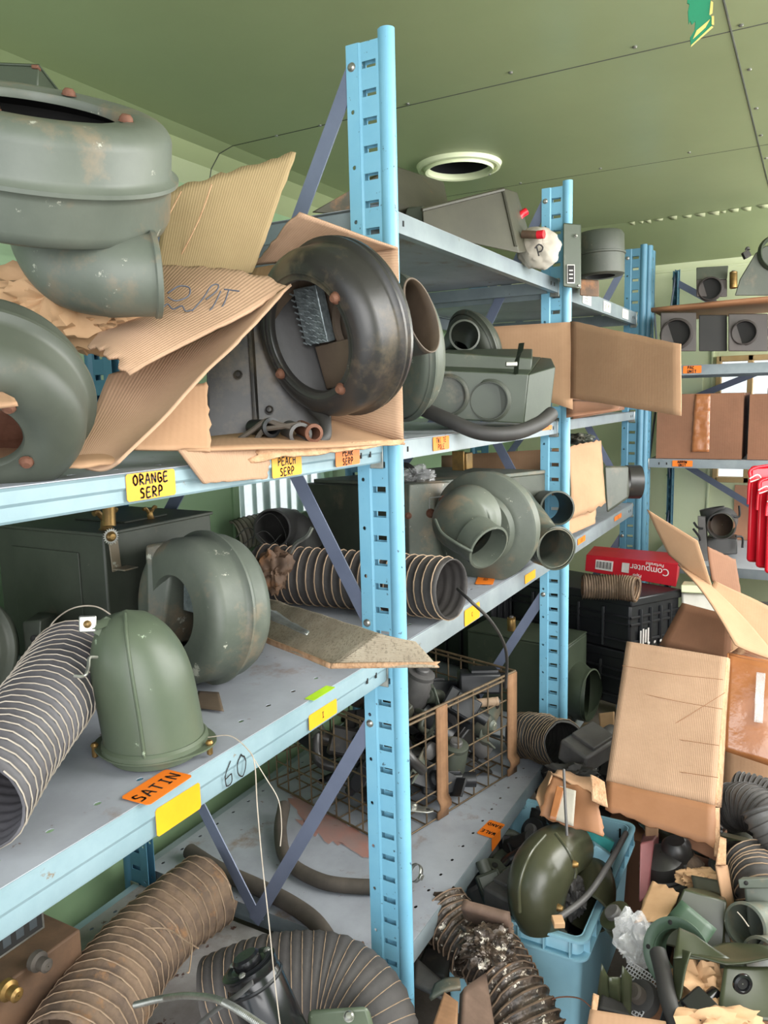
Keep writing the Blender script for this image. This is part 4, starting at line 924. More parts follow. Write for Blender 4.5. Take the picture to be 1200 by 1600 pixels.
# big dark heater box and its round front
cx, cy = .62, .33
rt = root('heater_unit', 'large dark grey-green heater box with dented round cover and angled outlet', 'heater', (1.0, .45, ZL))
Mi = wm(rt).inverted()
c0 = at(640, 770, d=2.32); c0.z = 0
Pn = at(643, 800, d=2.28); Pl = at(480, 800, d=2.50); Pr = at(852, 800, d=2.62); u1 = (Pl-Pn); u1.z = 0; u2 = (Pr-Pn); u2.z = 0
def zc(px, py, p):
    q = at(px, py, d=(p-CAM).dot(FW)); return q.z
zt = zc(643, 762, Pn)
def V3(p, z): return Vector((p.x, p.y, z))
bb = [V3(Pn, ZL), V3(Pr, ZL), V3(Pr+u1, ZL), V3(Pl, ZL)]; mb = MB(); mb.hexa(bb+[V3(p, zt) for p in (Pn, Pr, Pr+u1, Pl)]); wpart(rt, 'body', mb, 'green_dark', bev=.004)
mb = MB(); mb.hexa([V3(p, zt) for p in (Pn.lerp(Pr, .05), Pr, Pr+u1, Pl.lerp(Pr, .03))]+[V3(p, zt+.012) for p in (Pn.lerp(Pr, .05), Pr, Pr+u1, Pl.lerp(Pr, .03))]); wpart(rt, 'lid', mb, 'green_grey', bev=.002)
mb = MB(); mb.hexa([at(625, 870, d=2.24), at(640, 876, d=2.22), at(700, 872, d=2.32), at(690, 866, d=2.34), at(625, 756, d=2.26), at(640, 757, d=2.24), at(704, 753, d=2.34), at(690, 751, d=2.36)]); wpart(rt, 'front_panel', mb, 'green_grey', bev=.003)
screws(rt, [Mi @ frame_m(at(638, 806, d=2.215), -FW)], .009, .006, 'rust')
Md = frame_m(at(754, 824, d=2.22), vdir(755, 825, 205, 62), UPV)
mb = MB(); mb.lathe([(.157, -.045), (.157, -.012), (.161, -.008), (.161, -.002), (.155, .002), (.128, .006), (.120, .012), (.105, .014), (.095, .026), (.001, .03)], 64, Mi @ Md); part(rt, 'round_cover', mb, 'green_grey')
# hood with outlet on the cover
mb = MB(); P = [at(735, 812, d=2.15), at(726, 812, d=2.11), at(720, 818, d=2.06), at(734, 834, d=2.0), at(757, 852, d=1.95)]
mb.tube(P, lambda t: (.094, .096, .09, .072, .060)[min(4, int(t*4.99))]*(1-(t*4.99 % 1)*.0), 36, sm=8, caps=False)
mb = MB(); Q = smooth(P, 8); fr = frames(Q); n = 36; N = len(Q); rr = lambda t: .099-.041*min(1, t*1.25)**1.1 if t > .12 else .099*math.sqrt(max(.02, 1-((.12-t)/.12)**2))
mb.tube(P, rr, 36, sm=8, caps=False); wpart(rt, 'hood', mb, 'green_grey')
pipe(rt, 'outlet', [at(742, 838, d=1.965), at(764, 856, d=1.925)], .0575, 'green_grey', n=36)
mb = MB(); mb.tube([at(680, 812, d=1.965), at(690, 832, d=1.925), at(712, 848, d=1.90), at(738, 862, d=1.89)], .004, 8, sm=5); wpart(rt, 'seam', mb, 'green_grey')
screws(rt, [Mi @ frame_m(at(x, y, d=dd), -FW+RT*.3) for x, y, dd in ((693, 782, 2.12), (754, 786, 2.12), (673, 802, 2.16))], .012, .009, 'rust')
mb = MB(); mb.tube([at(671, 795, d=2.11), at(671, 778, d=2.11), at(690, 776, d=2.105)], .0022, 6, sm=1); wpart(rt, 'wire_hook', mb, 'zinc')
# cone outlets further along
o = at(800, 835, d=2.55); rt = root('duct_cone', 'dented olive duct cone ending in a round pipe at the shelf edge', 'duct', (o.x, o.y, ZL))
P = [at(790, 812, d=2.52), at(812, 822, d=2.44), at(842, 842, d=2.34), at(868, 857, d=2.24)]
mb = MB(); mb.tube(P, lambda t: .122-.063*min(1, t*1.35), 40, sm=8, wall=.003); wpart(rt, 'cone', mb, 'green_grey')
pipe(rt, 'outlet', [at(848, 850, d=2.32), at(870, 857, d=2.25)], .0620, 'green_dark', n=40, inner='inner_brown')
rt = root('pipe_elbow', 'short dark round pipe end behind the dented duct cone', 'duct', at(875, 820, d=2.7))
pipe(rt, 'pipe', [at(850, 790, d=2.62), at(860, 792, d=2.52), at(871, 794, d=2.43)], .052, 'green_dark', n=36)
# cartons on the low shelf, far bay
rt = root('open_carton', 'faded cardboard carton with hanging flap between middle and low shelf', 'box', at(850, 840, d=2.85))
panelq(rt, 'hanging_flap', [at(893, 812, d=2.66), at(946, 786, d=2.80), at(940, 688, d=2.82), at(888, 697, d=2.66)], 'cardboard_flat', nu=12, nv=12, amp=.010, seed=2, tear=(.05, .03, .03, 0))
panelq(rt, 'lower_flap', [at(885, 838, d=2.64), at(930, 818, d=2.76), at(932, 790, d=2.80), at(885, 806, d=2.68)], 'cardboard_flat', nu=12, nv=8, amp=.006, seed=3, tear=(.03, .03, 0, 0))
panelq(rt, 'side_wall', [at(690, 790, d=3.00), at(890, 790, d=2.80), at(890, 700, d=2.78), at(690, 712, d=3.00)], 'cardboard_flat', nu=10, nv=8, amp=.004, seed=4)
rt = root('duct_adapter', 'dark green square to round duct adapter on the far low shelf', 'duct', at(965, 800, d=3.0))
P = [at(945, 768, d=3.0), at(998, 765, d=3.05)]
mb = MB(); mb.hexa([at(948, 802, d=2.9), at(982, 778, d=2.95), at(984, 776, d=3.2), at(955, 796, d=3.2), at(944, 728, d=2.9), at(982, 728, d=2.95), at(982, 728, d=3.2), at(950, 728, d=3.2)]); wpart(rt, 'body', mb, 'green_dark', bev=.008)
mb = MB(); mb.tube([at(978, 753, d=3.05), at(999, 753, d=3.05)], .066, 30, sm=2, wall=.003); wpart(rt, 'collar', mb, 'black_paint')
crumple('tarp_bundle', 'folded olive tarp under the middle shelf behind the second post', at(905, 686, d=3.0), .055, .022, .05, 'green_dark', 21, CF.to_4x4(), cat='tarp', amp=.3)
# left wall corner, behind the brace
flex('flexible_duct', 'pale thin walled flexible duct by the bright left window', [at(366, 838, d=2.52), at(400, 828, d=2.56), at(432, 822, d=2.6), at(462, 820, d=2.65)], .052, .016, 'wire_pale', 'rubber_dusty', n=20, seed=12, wob=.05, wr=.0012)
rt = root('pipe_elbow', 'glossy black elbow pipe beside the bright window', 'duct', at(455, 850, d=2.45))
pipe(rt, 'elbow', [at(480, 860, d=2.50), at(462, 830, d=2.48), at(440, 822, d=2.44), at(425, 826, d=2.36)], .058, 'grey_plastic', n=28)
for i, pts in enumerate(([(368, 840), (390, 825), (420, 850), (440, 835)], [(395, 850), (402, 815), (425, 803), (445, 830), (447, 868)], [(375, 855), (410, 830), (430, 845), (444, 870)])):
    wirey('wire', ['loose thin wire tangle by the pale duct, lowest', 'looped thin wire rising above the pale duct', 'thin wire crossing the pale duct diagonally'][i], [at(x, y, d=2.38) for x, y in pts], .0016, 'grey_plastic')
# plastic bag and tin on top of the large heater
crumple('plastic_bag', 'clear plastic bag bundle on top of the large heater box', at(652, 744, d=2.35), .052, .030, .04, 'clear_plastic', 33, CF.to_4x4(), cat='bag', amp=.6)
rt = root('hose_ring', 'black rubber ring inside the clear bag on the heater box', 'ring', at(632, 745, d=2.36)); mb = MB()
mb.lathe([(.026, 0), (.034, .010), (.044, 0), (.034, -.010), (.026, 0)], 24, frame_m(at(632, 745, d=2.34), vdir(632, 745, 180, 60))); wpart(rt, 'ring', mb, 'rubber')
t = MB(); t.box(at(727, 720, d=2.42), (.05, .03, .05)); t.box(at(716, 720, d=2.40), (.008, .04, .06)); solo('metal_bracket', t, 'brass', 'small brass coloured bracket between shelf and large heater lid', 'bracket', bev=.002)
# black cable drooping over the front
wirey('cable', 'thin black cable drooping from the shelf edge over the wire basket', [at(715, 920, d=1.83), at(736, 940, d=1.75), at(765, 968, d=1.8), at(785, 1000, d=1.9), at(792, 1030, d=2.0), at(790, 1075, d=2.1)], .0040, 'rubber')
# string hanging from the low shelf
o = [at(325, 1152, d=1.16), at(360, 1150, d=1.15), at(388, 1172, d=1.13), at(398, 1195, d=1.12)]
wirey('string', 'long pale frayed string hanging down from the low shelf edge', o+[at(402, 1260, d=1.12), at(410, 1350, d=1.12), at(420, 1440, d=1.12), at(430, 1540, d=1.12), at(440, 1620, d=1.12)], .0009, 'wire_pale')
wirey('string', 'short pale string beside the long frayed one', [at(392, 1178, d=1.135), at(415, 1215, d=1.13), at(435, 1250, d=1.13), at(440, 1290, d=1.13), at(438, 1322, d=1.13)], .0008, 'wire_pale')
t = MB(); sheet(t, [at(300, 1105, z=ZL+.002), at(350, 1112, z=ZL+.002), at(342, 1082, z=ZL+.002), at(310, 1080, z=ZL+.002)], 8, 6, .001); solo('paper_patch', t, 'inner_brown', 'small brown paper scrap under the round blower', 'paper', solid=.001)
# ------------------------------------------------------------ bottom shelf, second bay
ZB = .1445
A = at(612, 1325, z=ZB); B = at(805, 1205, z=ZB); Lc = at(421, 1223, z=ZB)
A.z = B.z = Lc.z = ZB+.003; uB = (B-A); uL = (Lc-A)*.92; Dc = B+uL; HB = .345
rt = root('wire_basket', 'rusty wire basket with wooden slats full of black and green parts', 'basket', (A+Dc)/2)
def wwall(p, u, nv_, nh, name='wire_wall'):
    mb = MB(); up = Vector((0, 0, HB))
    for i in range(nv_+1): mb.tube([p+u*(i/nv_), p+u*(i/nv_)+up], .0026, 6, sm=1)
    for j in range(nh): mb.tube([p+up*(j/nh)+Vector((0, 0, .002)), p+u+up*(j/nh)+Vector((0, 0, .002))], .0026, 6, sm=1)
    return wpart(rt, name, mb, 'wire_rust')
wwall(A, uB, 8, 4); wwall(A, uL, 9, 4); wwall(B, uL, 9, 4); wwall(Lc, Dc-Lc, 7, 4)
mb = MB()
for i in range(9): mb.tube([A+uB*(i/8), A+uB*(i/8)+uL], .0024, 6, sm=1)
for i in range(8): mb.tube([A+uL*(i/7)+Vector((0, 0, .002)), B+uL*(i/7)+Vector((0, 0, .002))], .0024, 6, sm=1)
wpart(rt, 'wire_floor', mb, 'wire_rust')
for dz in (0, .014):
    mb = MB(); q = [p+Vector((0, 0, HB-dz)) for p in (A, B, B+uL, Lc, A)]
    for a, b in zip(q, q[1:]): mb.tube([a, b], .0042, 8, sm=1)
    wpart(rt, 'rim', mb, 'wire_rust')
nB = uB.normalized().cross(Vector((0, 0, 1)))
for t in (.36, .955):
    p = A+uB*t+nB*.006; mb = MB()
    w2 = uB.normalized()*.024
    prof = [(0, .0), (.0, .02), (.012, .035), (.012, .05), (0, .065), (0, .30), (0, HB)]
    vs = [p+w2*s+nB*o_+Vector((0, 0, z)) for o_, z in prof for s in (-1, 1)]
    mb.add(vs, [(2*i, 2*i+1, 2*i+3, 2*i+2) for i in range(len(prof)-1)]); wpart(rt, 'slat', mb, 'wood', solid=.006, label='wooden slat woven into the front wires')
# small hardware builders
def bracket(name, label, M, s, m_, grp):
    rt = root(name, label, 'bracket', (0, 0, 0), M, grp); mb = MB()
    mb.prism([(-.05*s, -.018*s), (.03*s, -.022*s), (.05*s, -.008*s), (.05*s, .012*s), (.03*s, .022*s), (-.03*s, .018*s), (-.05*s, .008*s)], .004*s); part(rt, 'plate', mb, m_, bev=.001)
    mb = MB(); mb.box((-.05*s, 0, .015*s), (.004*s, .03*s, .034*s)); part(rt, 'tab', mb, m_, bev=.001)
    mb = MB(); mb.lathe([(.006*s, .004*s), (.006*s, .0048*s), (.001, .0049*s)], 12, Matrix.Translation((.034*s, 0, 0))); part(rt, 'hole', mb, 'inner_dark')
    mb = MB(); mb.lathe([(.013*s, .004*s), (.013*s, .014*s), (.009*s, .018*s), (.001, .018*s)], 14, Matrix.Translation((-.01*s, 0, 0))); part(rt, 'boss', mb, m_)
    return rt
def canister(name, label, M, r, h, m_, grp, cat='canister', cap='grey_plastic'):
    rt = root(name, label, cat, (0, 0, 0), M, grp)
    part(rt, 'body', MB().lathe([(.001, 0), (r*.96, 0), (r, .004), (r, h*.86), (r*.97, h*.88), (r*.97, h*.9), (r, h*.92), (r, h*.99), (r*.95, h), (.001, h)], 28), m_)
    part(rt, 'cap', MB().lathe([(r*.5, h), (r*.5, h+r*.25), (r*.42, h+r*.34), (.001, h+r*.34)], 20), cap)
    return rt
def gearbox(name, label, M, s, m_, grp, cat='housing'):
    rt = root(name, label, cat, (0, 0, 0), M, grp)
    part(rt, 'body', MB().box((0, 0, .022*s), (.09*s, .06*s, .044*s)), m_, bev=.005*s)
    part(rt, 'cover', MB().box((.01*s, 0, .047*s), (.06*s, .05*s, .008*s)), m_, bev=.002*s)
    part(rt, 'spigot', MB().lathe([(.016*s, 0), (.016*s, .03*s), (.011*s, .03*s), (.011*s, .01*s), (.001, .01*s)], 18, Matrix.Translation((.045*s, 0, .024*s)) @ Matrix.Rotation(R(90), 4, 'Y')), m_)
    return rt
def rnd_m(p, tilt=60):
    return Matrix.Translation(p) @ Matrix.Rotation(random.uniform(0, 6.28), 4, 'Z') @ Matrix.Rotation(R(random.uniform(-tilt, tilt)), 4, 'X') @ Matrix.Rotation(R(random.uniform(-tilt, tilt)), 4, 'Y')
random.seed(11)
protos = {}
USED = set()
CW = {'black_plastic': 'black', 'inner_dark': 'very dark', 'grey_plastic': 'grey', 'black_paint': 'worn black', 'green_dark': 'dark green', 'olive_canvas': 'olive', 'black_gloss': 'black'}
def scatter(n, posf, zf, mats, where, grp, smin=.7, smax=1.3, tilt=60, loc=None):
    k = 0
    for i in range(n):
        for tr_ in range(14):
            p = posf(); p.z = zf(p); s = random.uniform(smin, smax); m_ = random.choice(mats); kind = i % 4; M = rnd_m(p, tilt); W = (loc(p)+' '+where).strip(); Cc = ('small ' if s < (smin+smax)/2 else 'large ')+CW[m_]
            if (kind, Cc, W) not in USED: break
        else: continue
        USED.add((kind, Cc, W))
        if kind == 0: bracket('metal_bracket', Cc+' stamped bracket '+W, M, s, m_, 'brackets '+grp)
        elif kind == 1: canister('black_canister', Cc+' capped cylinder '+W, M, .024*s, .07*s, m_, 'cylinders '+grp)
        elif kind == 2: gearbox('part_housing', Cc+' housing with spigot '+W, M, s, m_, 'housings '+grp)
        else:
            q = [M @ Vector((x*s, y*s, z*s)) for x, y, z in ((-.06, 0, 0), (-.02, .02, .01), (.02, -.01, .02), (.06, .01, .0))]
            rhose('rubber_hose', Cc+' hose piece '+W, q, .010*s, m_, group='hose pieces '+grp, n=10, sm=4)
def locb(p):
    q = p-A; u = q.dot(uB)/uB.length_squared; v = q.dot(uL)/uL.length_squared
    return ('on top, ' if p.z > ZB+.19 else 'halfway down, ' if p.z > ZB+.1 else 'low down, ')+('front' if v < .33 else 'middle' if v < .66 else 'back')+' '+('left' if u < .33 else 'centre' if u < .66 else 'right')
def pb(): return A+uB*random.uniform(.08, .92)+uL*random.uniform(.06, .9)
scatter(72, pb, lambda p: ZB+random.uniform(.02, .27), ['black_plastic', 'black_plastic', 'grey_plastic', 'black_paint', 'green_dark', 'inner_dark'], 'of the wire basket', 'in the wire basket', .9, 1.9, loc=locb)
# larger basket items by the front wires
def onfront(px, py, off=.03):   # point just behind the basket front
    n = nB; dirv = ray(px, py); t = (A-n*off-CAM).dot(n)/dirv.dot(n); return CAM+dirv*t
def fm(p, z=None, x=None): return frame_m(p, z or -FW, x or RT)
rt = root('lever_arm', 'grey-green lever arm with round pivot at the front of the wire basket', 'lever', onfront(680, 1180))
mb = MB(); Ml = wm(rt).inverted() @ fm(onfront(660, 1185), nB, RT+UPV*.62)
mb.prism([(-.075, -.016), (.03, -.02), (.055, .0), (.03, .022), (-.075, .014), (-.085, 0)], .006, Ml); part(rt, 'arm', mb, 'green_grey', bev=.001)
mb = MB(); mb.lathe([(.026, .006), (.026, .016), (.02, .02), (.01, .024), (.001, .024)], 24, Ml @ Matrix.Translation((.03, 0, 0))); part(rt, 'pivot', mb, 'grey_plastic')
t = MB(); t.tube([onfront(676, 1072), onfront(684, 1100), onfront(680, 1130), onfront(662, 1160)], .014, 6, sm=6, ell=.3); solo('canvas_strap', t, 'green_grey', 'grey-green canvas strap hanging in the wire basket', 'strap')
bracket('lever_arm', 'pale metal lever with round bolt behind the right slats of the basket', fm(onfront(765, 1125), nB, RT+UPV*.9), 1.5, 'green_grey', None)
canister('tan_plug', 'tan cylindrical connector lying on top in the wire basket', fm(onfront(735, 1100, .06), RT+UPV*.1, UPV), .014, .09, 'wire_tan', None, 'connector')
gearbox('part_housing', 'black rectangular housing standing near the right slat of the basket', fm(onfront(748, 1080, .09), UPV, RT), 1.5, 'black_plastic', None)
gearbox('part_housing', 'black housing low at the front of the basket beside the left slat', fm(onfront(690, 1235, .05), UPV, RT), 1.4, 'black_plastic', None)
bracket('zinc_bracket', 'zinc mounting plate at the bottom corner of the wire basket', fm(onfront(650, 1265, -.01), UPV+RT*.1, RT), 1.0, 'zinc', None)
# hoses on the deck
rhose('rubber_hose', 'curved dusty rubber hose on the bottom shelf left of the first post', [at(444, 1258, z=ZB+.05), at(438, 1300, z=ZB+.025), at(450, 1345, z=ZB+.018), at(500, 1376, z=ZB+.018), at(560, 1385, z=ZB+.018), at(625, 1384, z=ZB+.018), at(640, 1380, z=ZB+.02)], .0185, 'rubber_dusty')
hz = rhose('rubber_hose', 'long dusty rubber hose running under the brace on the bottom shelf', [at(296, 1330, z=ZB+.02), at(340, 1358, z=ZB+.02), at(400, 1385, z=ZB+.02), at(450, 1410, z=ZB+.02), at(492, 1440, z=ZB+.02), at(520, 1480, z=ZB)], .0205, 'rubber_dusty')
rt = root('hose_clamp', 'shiny hose clamp on the deck right of the first post', 'clamp', at(650, 1380, z=ZB)); mb = MB(); Mq = wm(rt).inverted() @ frame_m(at(649, 1364, z=ZB+.03), vdir(650, 1365, 160, 40), UPV)
mb.lathe([(.022, -.006), (.022, .006)], 28, Mq); part(rt, 'band', mb, 'zinc', solid=.0015); cbox(rt, 'screw_housing', (0, -.026, 0), (.014, .009, .012), 'zinc', M=Mq)
t = MB(); sheet(t, [at(470, 1290, z=ZB+.001), at(575, 1345, z=ZB+.001), at(585, 1310, z=ZB+.001), at(455, 1240, z=ZB+.001)], 14, 8, 0, tear=(.3, .3, .3, .3), seed=4)
o = wpart(rack, 'rust_stain', t, 'orange_spill', sm=False); o['label'] = 'orange rust stain on the bottom deck'
# olive box with a big round port, third bay
rt = root('heater_unit', 'plain olive metal box with large round port behind the second post, bottom shelf', 'heater', (1.75, .25, ZB))
n0 = at(884, 1130, z=ZB+.01); l0 = at(730, 1120, d=3.1); dn = (n0-CAM).dot(FW)
def V3(p, z): return Vector((p.x, p.y, z))
r0 = at(930, 1100, d=3.25); zt = zc(880, 1008, n0)
l0 = n0+Vector((.05, .42, 0)); r0 = n0+Vector((.22, -.02, 0)); k0 = l0+(r0-n0)
mb = MB(); mb.hexa([V3(p, ZB) for p in (n0, r0, k0, l0)]+[V3(p, zt) for p in (n0, r0, k0, l0)]); wpart(rt, 'body', mb, 'green_paint', bev=.006)
mb = MB(); mb.hexa([V3(p, zt) for p in (n0, r0, k0, l0)]+[V3(p, zt+.008) for p in (n0, r0, k0, l0)]); wpart(rt, 'lid', mb, 'green_paint', bev=.003)
pc_ = at(906, 1082, d=dn+.02)
pipe(rt, 'port', [pc_+Vector((.12, .09, 0)), pc_+Vector((.0, .0, 0)), pc_+Vector((-.012, -.045, 0))], .098, 'green_paint', n=40)
t = canister('brass_plug', 'small brass plug standing on the olive box behind the basket', Matrix.Translation(at(799, 985, d=2.9)), .016, .05, 'brass', None, 'plug')
flex('flexible_duct', 'black wire wound duct hanging over the bottom shelf corner by the second post', [at(812, 1148, d=2.72), at(838, 1150, d=2.66), at(862, 1158, d=2.58), at(884, 1164, d=2.5)], .078, .018, 'rubber', 'wire_rust', n=26, seed=31, wob=.08, wr=.0016, depth=.08)
# ------------------------------------------------------------ bottom shelf, near bay
ZD = .1075
flex('flexible_duct', 'dirty brown ribbed duct with torn end, lowest shelf on the left', [at(324, 1392, z=ZD+.10), at(270, 1432, z=ZD+.10), at(215, 1490, z=ZD+.095), at(165, 1560, z=ZD+.095), at(100, 1660, z=ZD+.095)], lambda t: .092-.004*math.sin(6*t), .026, 'duct_brown', 'wire_tan', n=32, seed=6, wr=.0015, depth=.05, wob=.05, frayed=True)
for i, pts in enumerate(([(225, 1450), (262, 1452), (290, 1470), (310, 1482)], [(290, 1440), (300, 1470), (296, 1515), (292, 1520)])):
    wirey('wire', ['loose tan wire lying along the brown torn duct', 'loose tan wire bent down beside the brown torn duct'][i], [at(x, y, z=ZD+.20) for x, y in pts], .0015, 'wire_tan')
flex('flexible_duct', 'black arched ribbed duct with fine pale rings, bottom of the first post', [at(332, 1560, d=1.58), at(372, 1546, d=1.58), at(440, 1532, d=1.58), at(520, 1535, d=1.58), at(576, 1580, d=1.54), at(606, 1670, d=1.48)], lambda t: .080+.010*math.sin(math.pi*min(1, t*1.1)), .0195, 'duct_dark', 'wire_tan', n=32, seed=9, wr=.0009, depth=.035, wob=.02, turns=False)
rt = root('duct_clamp', 'thin toothed metal band clamped round the black arched duct', 'clamp', at(382, 1530, d=1.56)); mb = MB()
mb.lathe([(.084, -.005), (.084, .005)], 36, wm(rt).inverted() @ frame_m(at(385, 1545, d=1.58), (at(400, 1533, d=1.565)-at(370, 1543, d=1.555)), UPV)); part(rt, 'band', mb, 'wire_tan', solid=.0015)
o = at(446, 1640, d=1.28); axc = vdir(420, 1560, 116, 22)
rt = canister('motor_canister', 'glossy black motor cylinder with round cap, bottom front', frame_m(o, axc, RT), .047, .150, 'black_gloss', None, 'motor', cap='black_gloss')
part(rt, 'cap_ring', MB().lathe([(.048, .118), (.0495, .121), (.048, .124)], 36), 'black_plastic'); part(rt, 'cap_rim', MB().lathe([(.030, .150), (.036, .152), (.040, .150)], 36), 'black_plastic')
for a in (30, 150, 265): screws(rt, [Matrix.Translation((.036*math.cos(R(a)), .036*math.sin(R(a)), .150))], .006, .005)
t = MB(); t.tube([at(395, 1535, d=1.22), at(372, 1555, d=1.22), at(335, 1580, d=1.24), at(300, 1610, d=1.26)], .0055, 7, sm=5, ell=.4); solo('metal_strap', t, 'grey_plastic', 'dark metal strap reaching left from the motor cylinder', 'strap')
mb = MB(); P = resample(smooth([at(212, 1570, d=1.40), at(255, 1560, d=1.34), at(300, 1556, d=1.28), at(350, 1566, d=1.22), at(420, 1610, d=1.15)], 8), .0018)
mb.tube(P, lambda t: .0056+.0005*math.cos(t*len(P)*math.pi), 12, sm=0); solo('spiral_cable', mb, 'zinc', 'silver spiral wound cable crossing in front of the black duct', 'cable')
rt = root('rusty_box', 'brown rusty equipment box with a data plate in the lower left corner', 'box', at(20, 1560, z=ZD+.01))
q = [at(-60, 1700, z=ZD+.005), at(108, 1560, z=ZD+.005), at(100, 1400, d=2.05), at(-100, 1420, d=2.0)]
nb = at(106, 1640, z=ZD+.004); kb = at(78, 1500, z=ZD+.004)
nb = Vector((-.37, .50, 0)); 
mb = MB(); zt = .33; cs = [Vector((-.98, .50, 0)), Vector((-.40, .50, 0)), Vector((-.40, .82, 0)), Vector((-.98, .82, 0))]
mb.hexa([V3(p, ZD+.003) for p in cs]+[V3(p, zt) for p in cs]); wpart(rt, 'body', mb, 'rusty_brown', bev=.004)
def onface(px, py): return at(px, py, y=.497)
Mk = wm(rt).inverted() @ frame_m(onface(20, 1455), (0, -1, 0), (1, 0, 0)); cbox(rt, 'data_plate', (0, 0, 0), (.13, .07, .002), 'zinc', M=Mk); cbox(rt, 'data_plate_face', (0, 0, .0012), (.12, .06, .002), 'inner_dark', M=Mk)
for q_ in (-.04, -.015, .012, .04): cbox(rt, 'plate_line', (q_, 0, .0025), (.016, .04, .0008), 'deck_under', M=Mk)
for x, y in ((55, 1500), (8, 1545)):
    mb = MB(); mb.lathe([(.019, 0), (.019, .012), (.012, .016), (.013, .034), (.008, .038), (.001, .038)], 20, wm(rt).inverted() @ frame_m(onface(x, y), (0, -1, 0), (1, 0, 0))); part(rt, 'knob', mb, 'rubber_dusty' if x > 40 else 'brass')
rt = root('green_cover', 'small grey-green metal cover at the bottom edge beside the black duct', 'cover', at(535, 1600, d=1.3))
mb = MB(); mb.hexa([at(478, 1620, d=1.30), at(590, 1625, d=1.28), at(585, 1620, d=1.45), at(500, 1610, d=1.45), at(480, 1578, d=1.30), at(575, 1572, d=1.28), at(578, 1576, d=1.42), at(505, 1578, d=1.42)]); wpart(rt, 'body', mb, 'green_bright', bev=.008)
screws(rt, [wm(rt).inverted() @ frame_m(at(545, 1588, d=1.27), UPV-FW)], .008, .006)
# ------------------------------------------------------------ back rack stock
def bx(name, label, cat, x0, x1, y0, y1, z0, z1, m_, bev=.003, **k):
    rt = root(name, label, cat, ((x0+x1)/2, (y0+y1)/2, z0)); part(rt, 'body', MB().box((0, 0, (z1-z0)/2), (x1-x0, y1-y0, z1-z0)), m_, bev=bev); return rt
XB = 2.56
# plank shelf lying on the units of the upper shelf
zp = at(1100, 474, x=2.52).z
t = MB(); sheet(t, [Vector((2.50, -.06, zp-.012)), Vector((2.50, -1.2, zp+.012)), Vector((3.1, -1.2, zp+.012)), Vector((3.1, -.06, zp-.012))], 12, 4, .004); solo('wood_plank', t, 'cardboard_brown', 'brown wooden board lying across the heater units of the back rack', 'board', solid=.016, sm=True)
def unit(px0, px1, py0, py1, d0, dd, m_, label, ports, plate=True):
    rt = root('heater_unit', label, 'heater', at((px0+px1)/2, py1, d=d0+dd/2)); mb = MB()
    mb.hexa([at(px0, py1, d=d0), at(px1, py1, d=d0), at(px1-4, py1-6, d=d0+dd), at(px0+4, py1-6, d=d0+dd), at(px0, py0, d=d0), at(px1, py0, d=d0), at(px1-4, py0+6, d=d0+dd), at(px0+4, py0+6, d=d0+dd)])
    wpart(rt, 'body', mb, m_, bev=.004)
    for (x, y, r) in ports:
        mb = MB(); rr = r*d0/F; mb.lathe([(rr*1.12, -.004), (rr*1.12, .004), (rr, .006), (rr, .028), (rr*.94, .028), (rr*.93, -.02), (.001, -.02)], 32, wm(rt).inverted() @ frame_m(at(x, y, d=d0-.002), Vector((-1, -.05, 0)), UPV)); part(rt, 'port', mb, m_)
        mb = MB(); mb.lathe([(rr*.92, .004), (.001, .004)], 24, wm(rt).inverted() @ frame_m(at(x, y, d=d0-.006), Vector((-1, -.05, 0)), UPV)); part(rt, 'port_inside', mb, 'inner_dark')
    return rt
unit(1032, 1088, 488, 549, 3.42, .25, 'black_brown', 'dark heater unit with wide round port, left end under the board', [(1057, 522, 22)])
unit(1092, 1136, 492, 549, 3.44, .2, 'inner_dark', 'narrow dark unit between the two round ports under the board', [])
unit(1138, 1200, 490, 549, 3.42, .25, 'black_brown', 'dark heater unit with thick round port in the middle under the board', [(1163, 520, 18)])
unit(1202, 1290, 490, 549, 3.42, .25, 'black_brown', 'dark heater unit at the right picture edge under the board', [(1240, 520, 18)])
rt = unit(1088, 1136, 436, 464, 3.42, .2, 'black_brown', 'small dark green unit with arched opening on top of the board', [(1110, 452, 17)])
mb = MB(); mb.hexa([at(1088, 438, d=3.42), at(1136, 436, d=3.42), at(1134, 440, d=3.6), at(1092, 440, d=3.6), at(1088, 418, d=3.44), at(1138, 415, d=3.44), at(1136, 420, d=3.6), at(1092, 422, d=3.6)]); wpart(rt, 'hood', mb, 'green_dark', bev=.003)
canister('valve', 'small brass valve between the small unit and the big tank', frame_m(at(1146, 450, d=3.4), UPV, RT), .016, .07, 'brass', None, 'valve')
rt = root('fan_shroud', 'large dark green sloped fan shroud on the board of the back rack', 'shroud', at(1180, 462, d=3.5)); mb = MB()
pl = [(1148, 462), (1156, 436), (1180, 396), (1196, 384), (1260, 380), (1290, 462)]
f0 = [at(x, y, d=3.40) for x, y in pl]; f1 = [at(x+2, y, d=3.65) for x, y in pl]; n = len(pl)
mb.add(f0+f1, [tuple(range(n)), tuple(range(n, 2*n))[::-1]]+[(i, n+i, n+(i+1) % n, (i+1) % n) for i in range(n)]); wpart(rt, 'body', mb, 'green_dark', bev=.004)
mb = MB(); mb.lathe([(.060, 0), (.075, .02), (.080, .0)], 30, wm(rt).inverted() @ frame_m(at(1212, 396, d=3.395), -FW, UPV)); part(rt, 'fan_ring', mb, 'green_paint')
cbox(rt, 'clip', (0, 0, 0), (.03, .03, .02), 'black_paint', M=wm(rt).inverted() @ frame_m(at(1166, 398, d=3.4), -FW, RT+UPV*.5)); screws(rt, [wm(rt).inverted() @ frame_m(at(1168, 390, d=3.4), UPV)], .01, .012, 'grey_plastic')
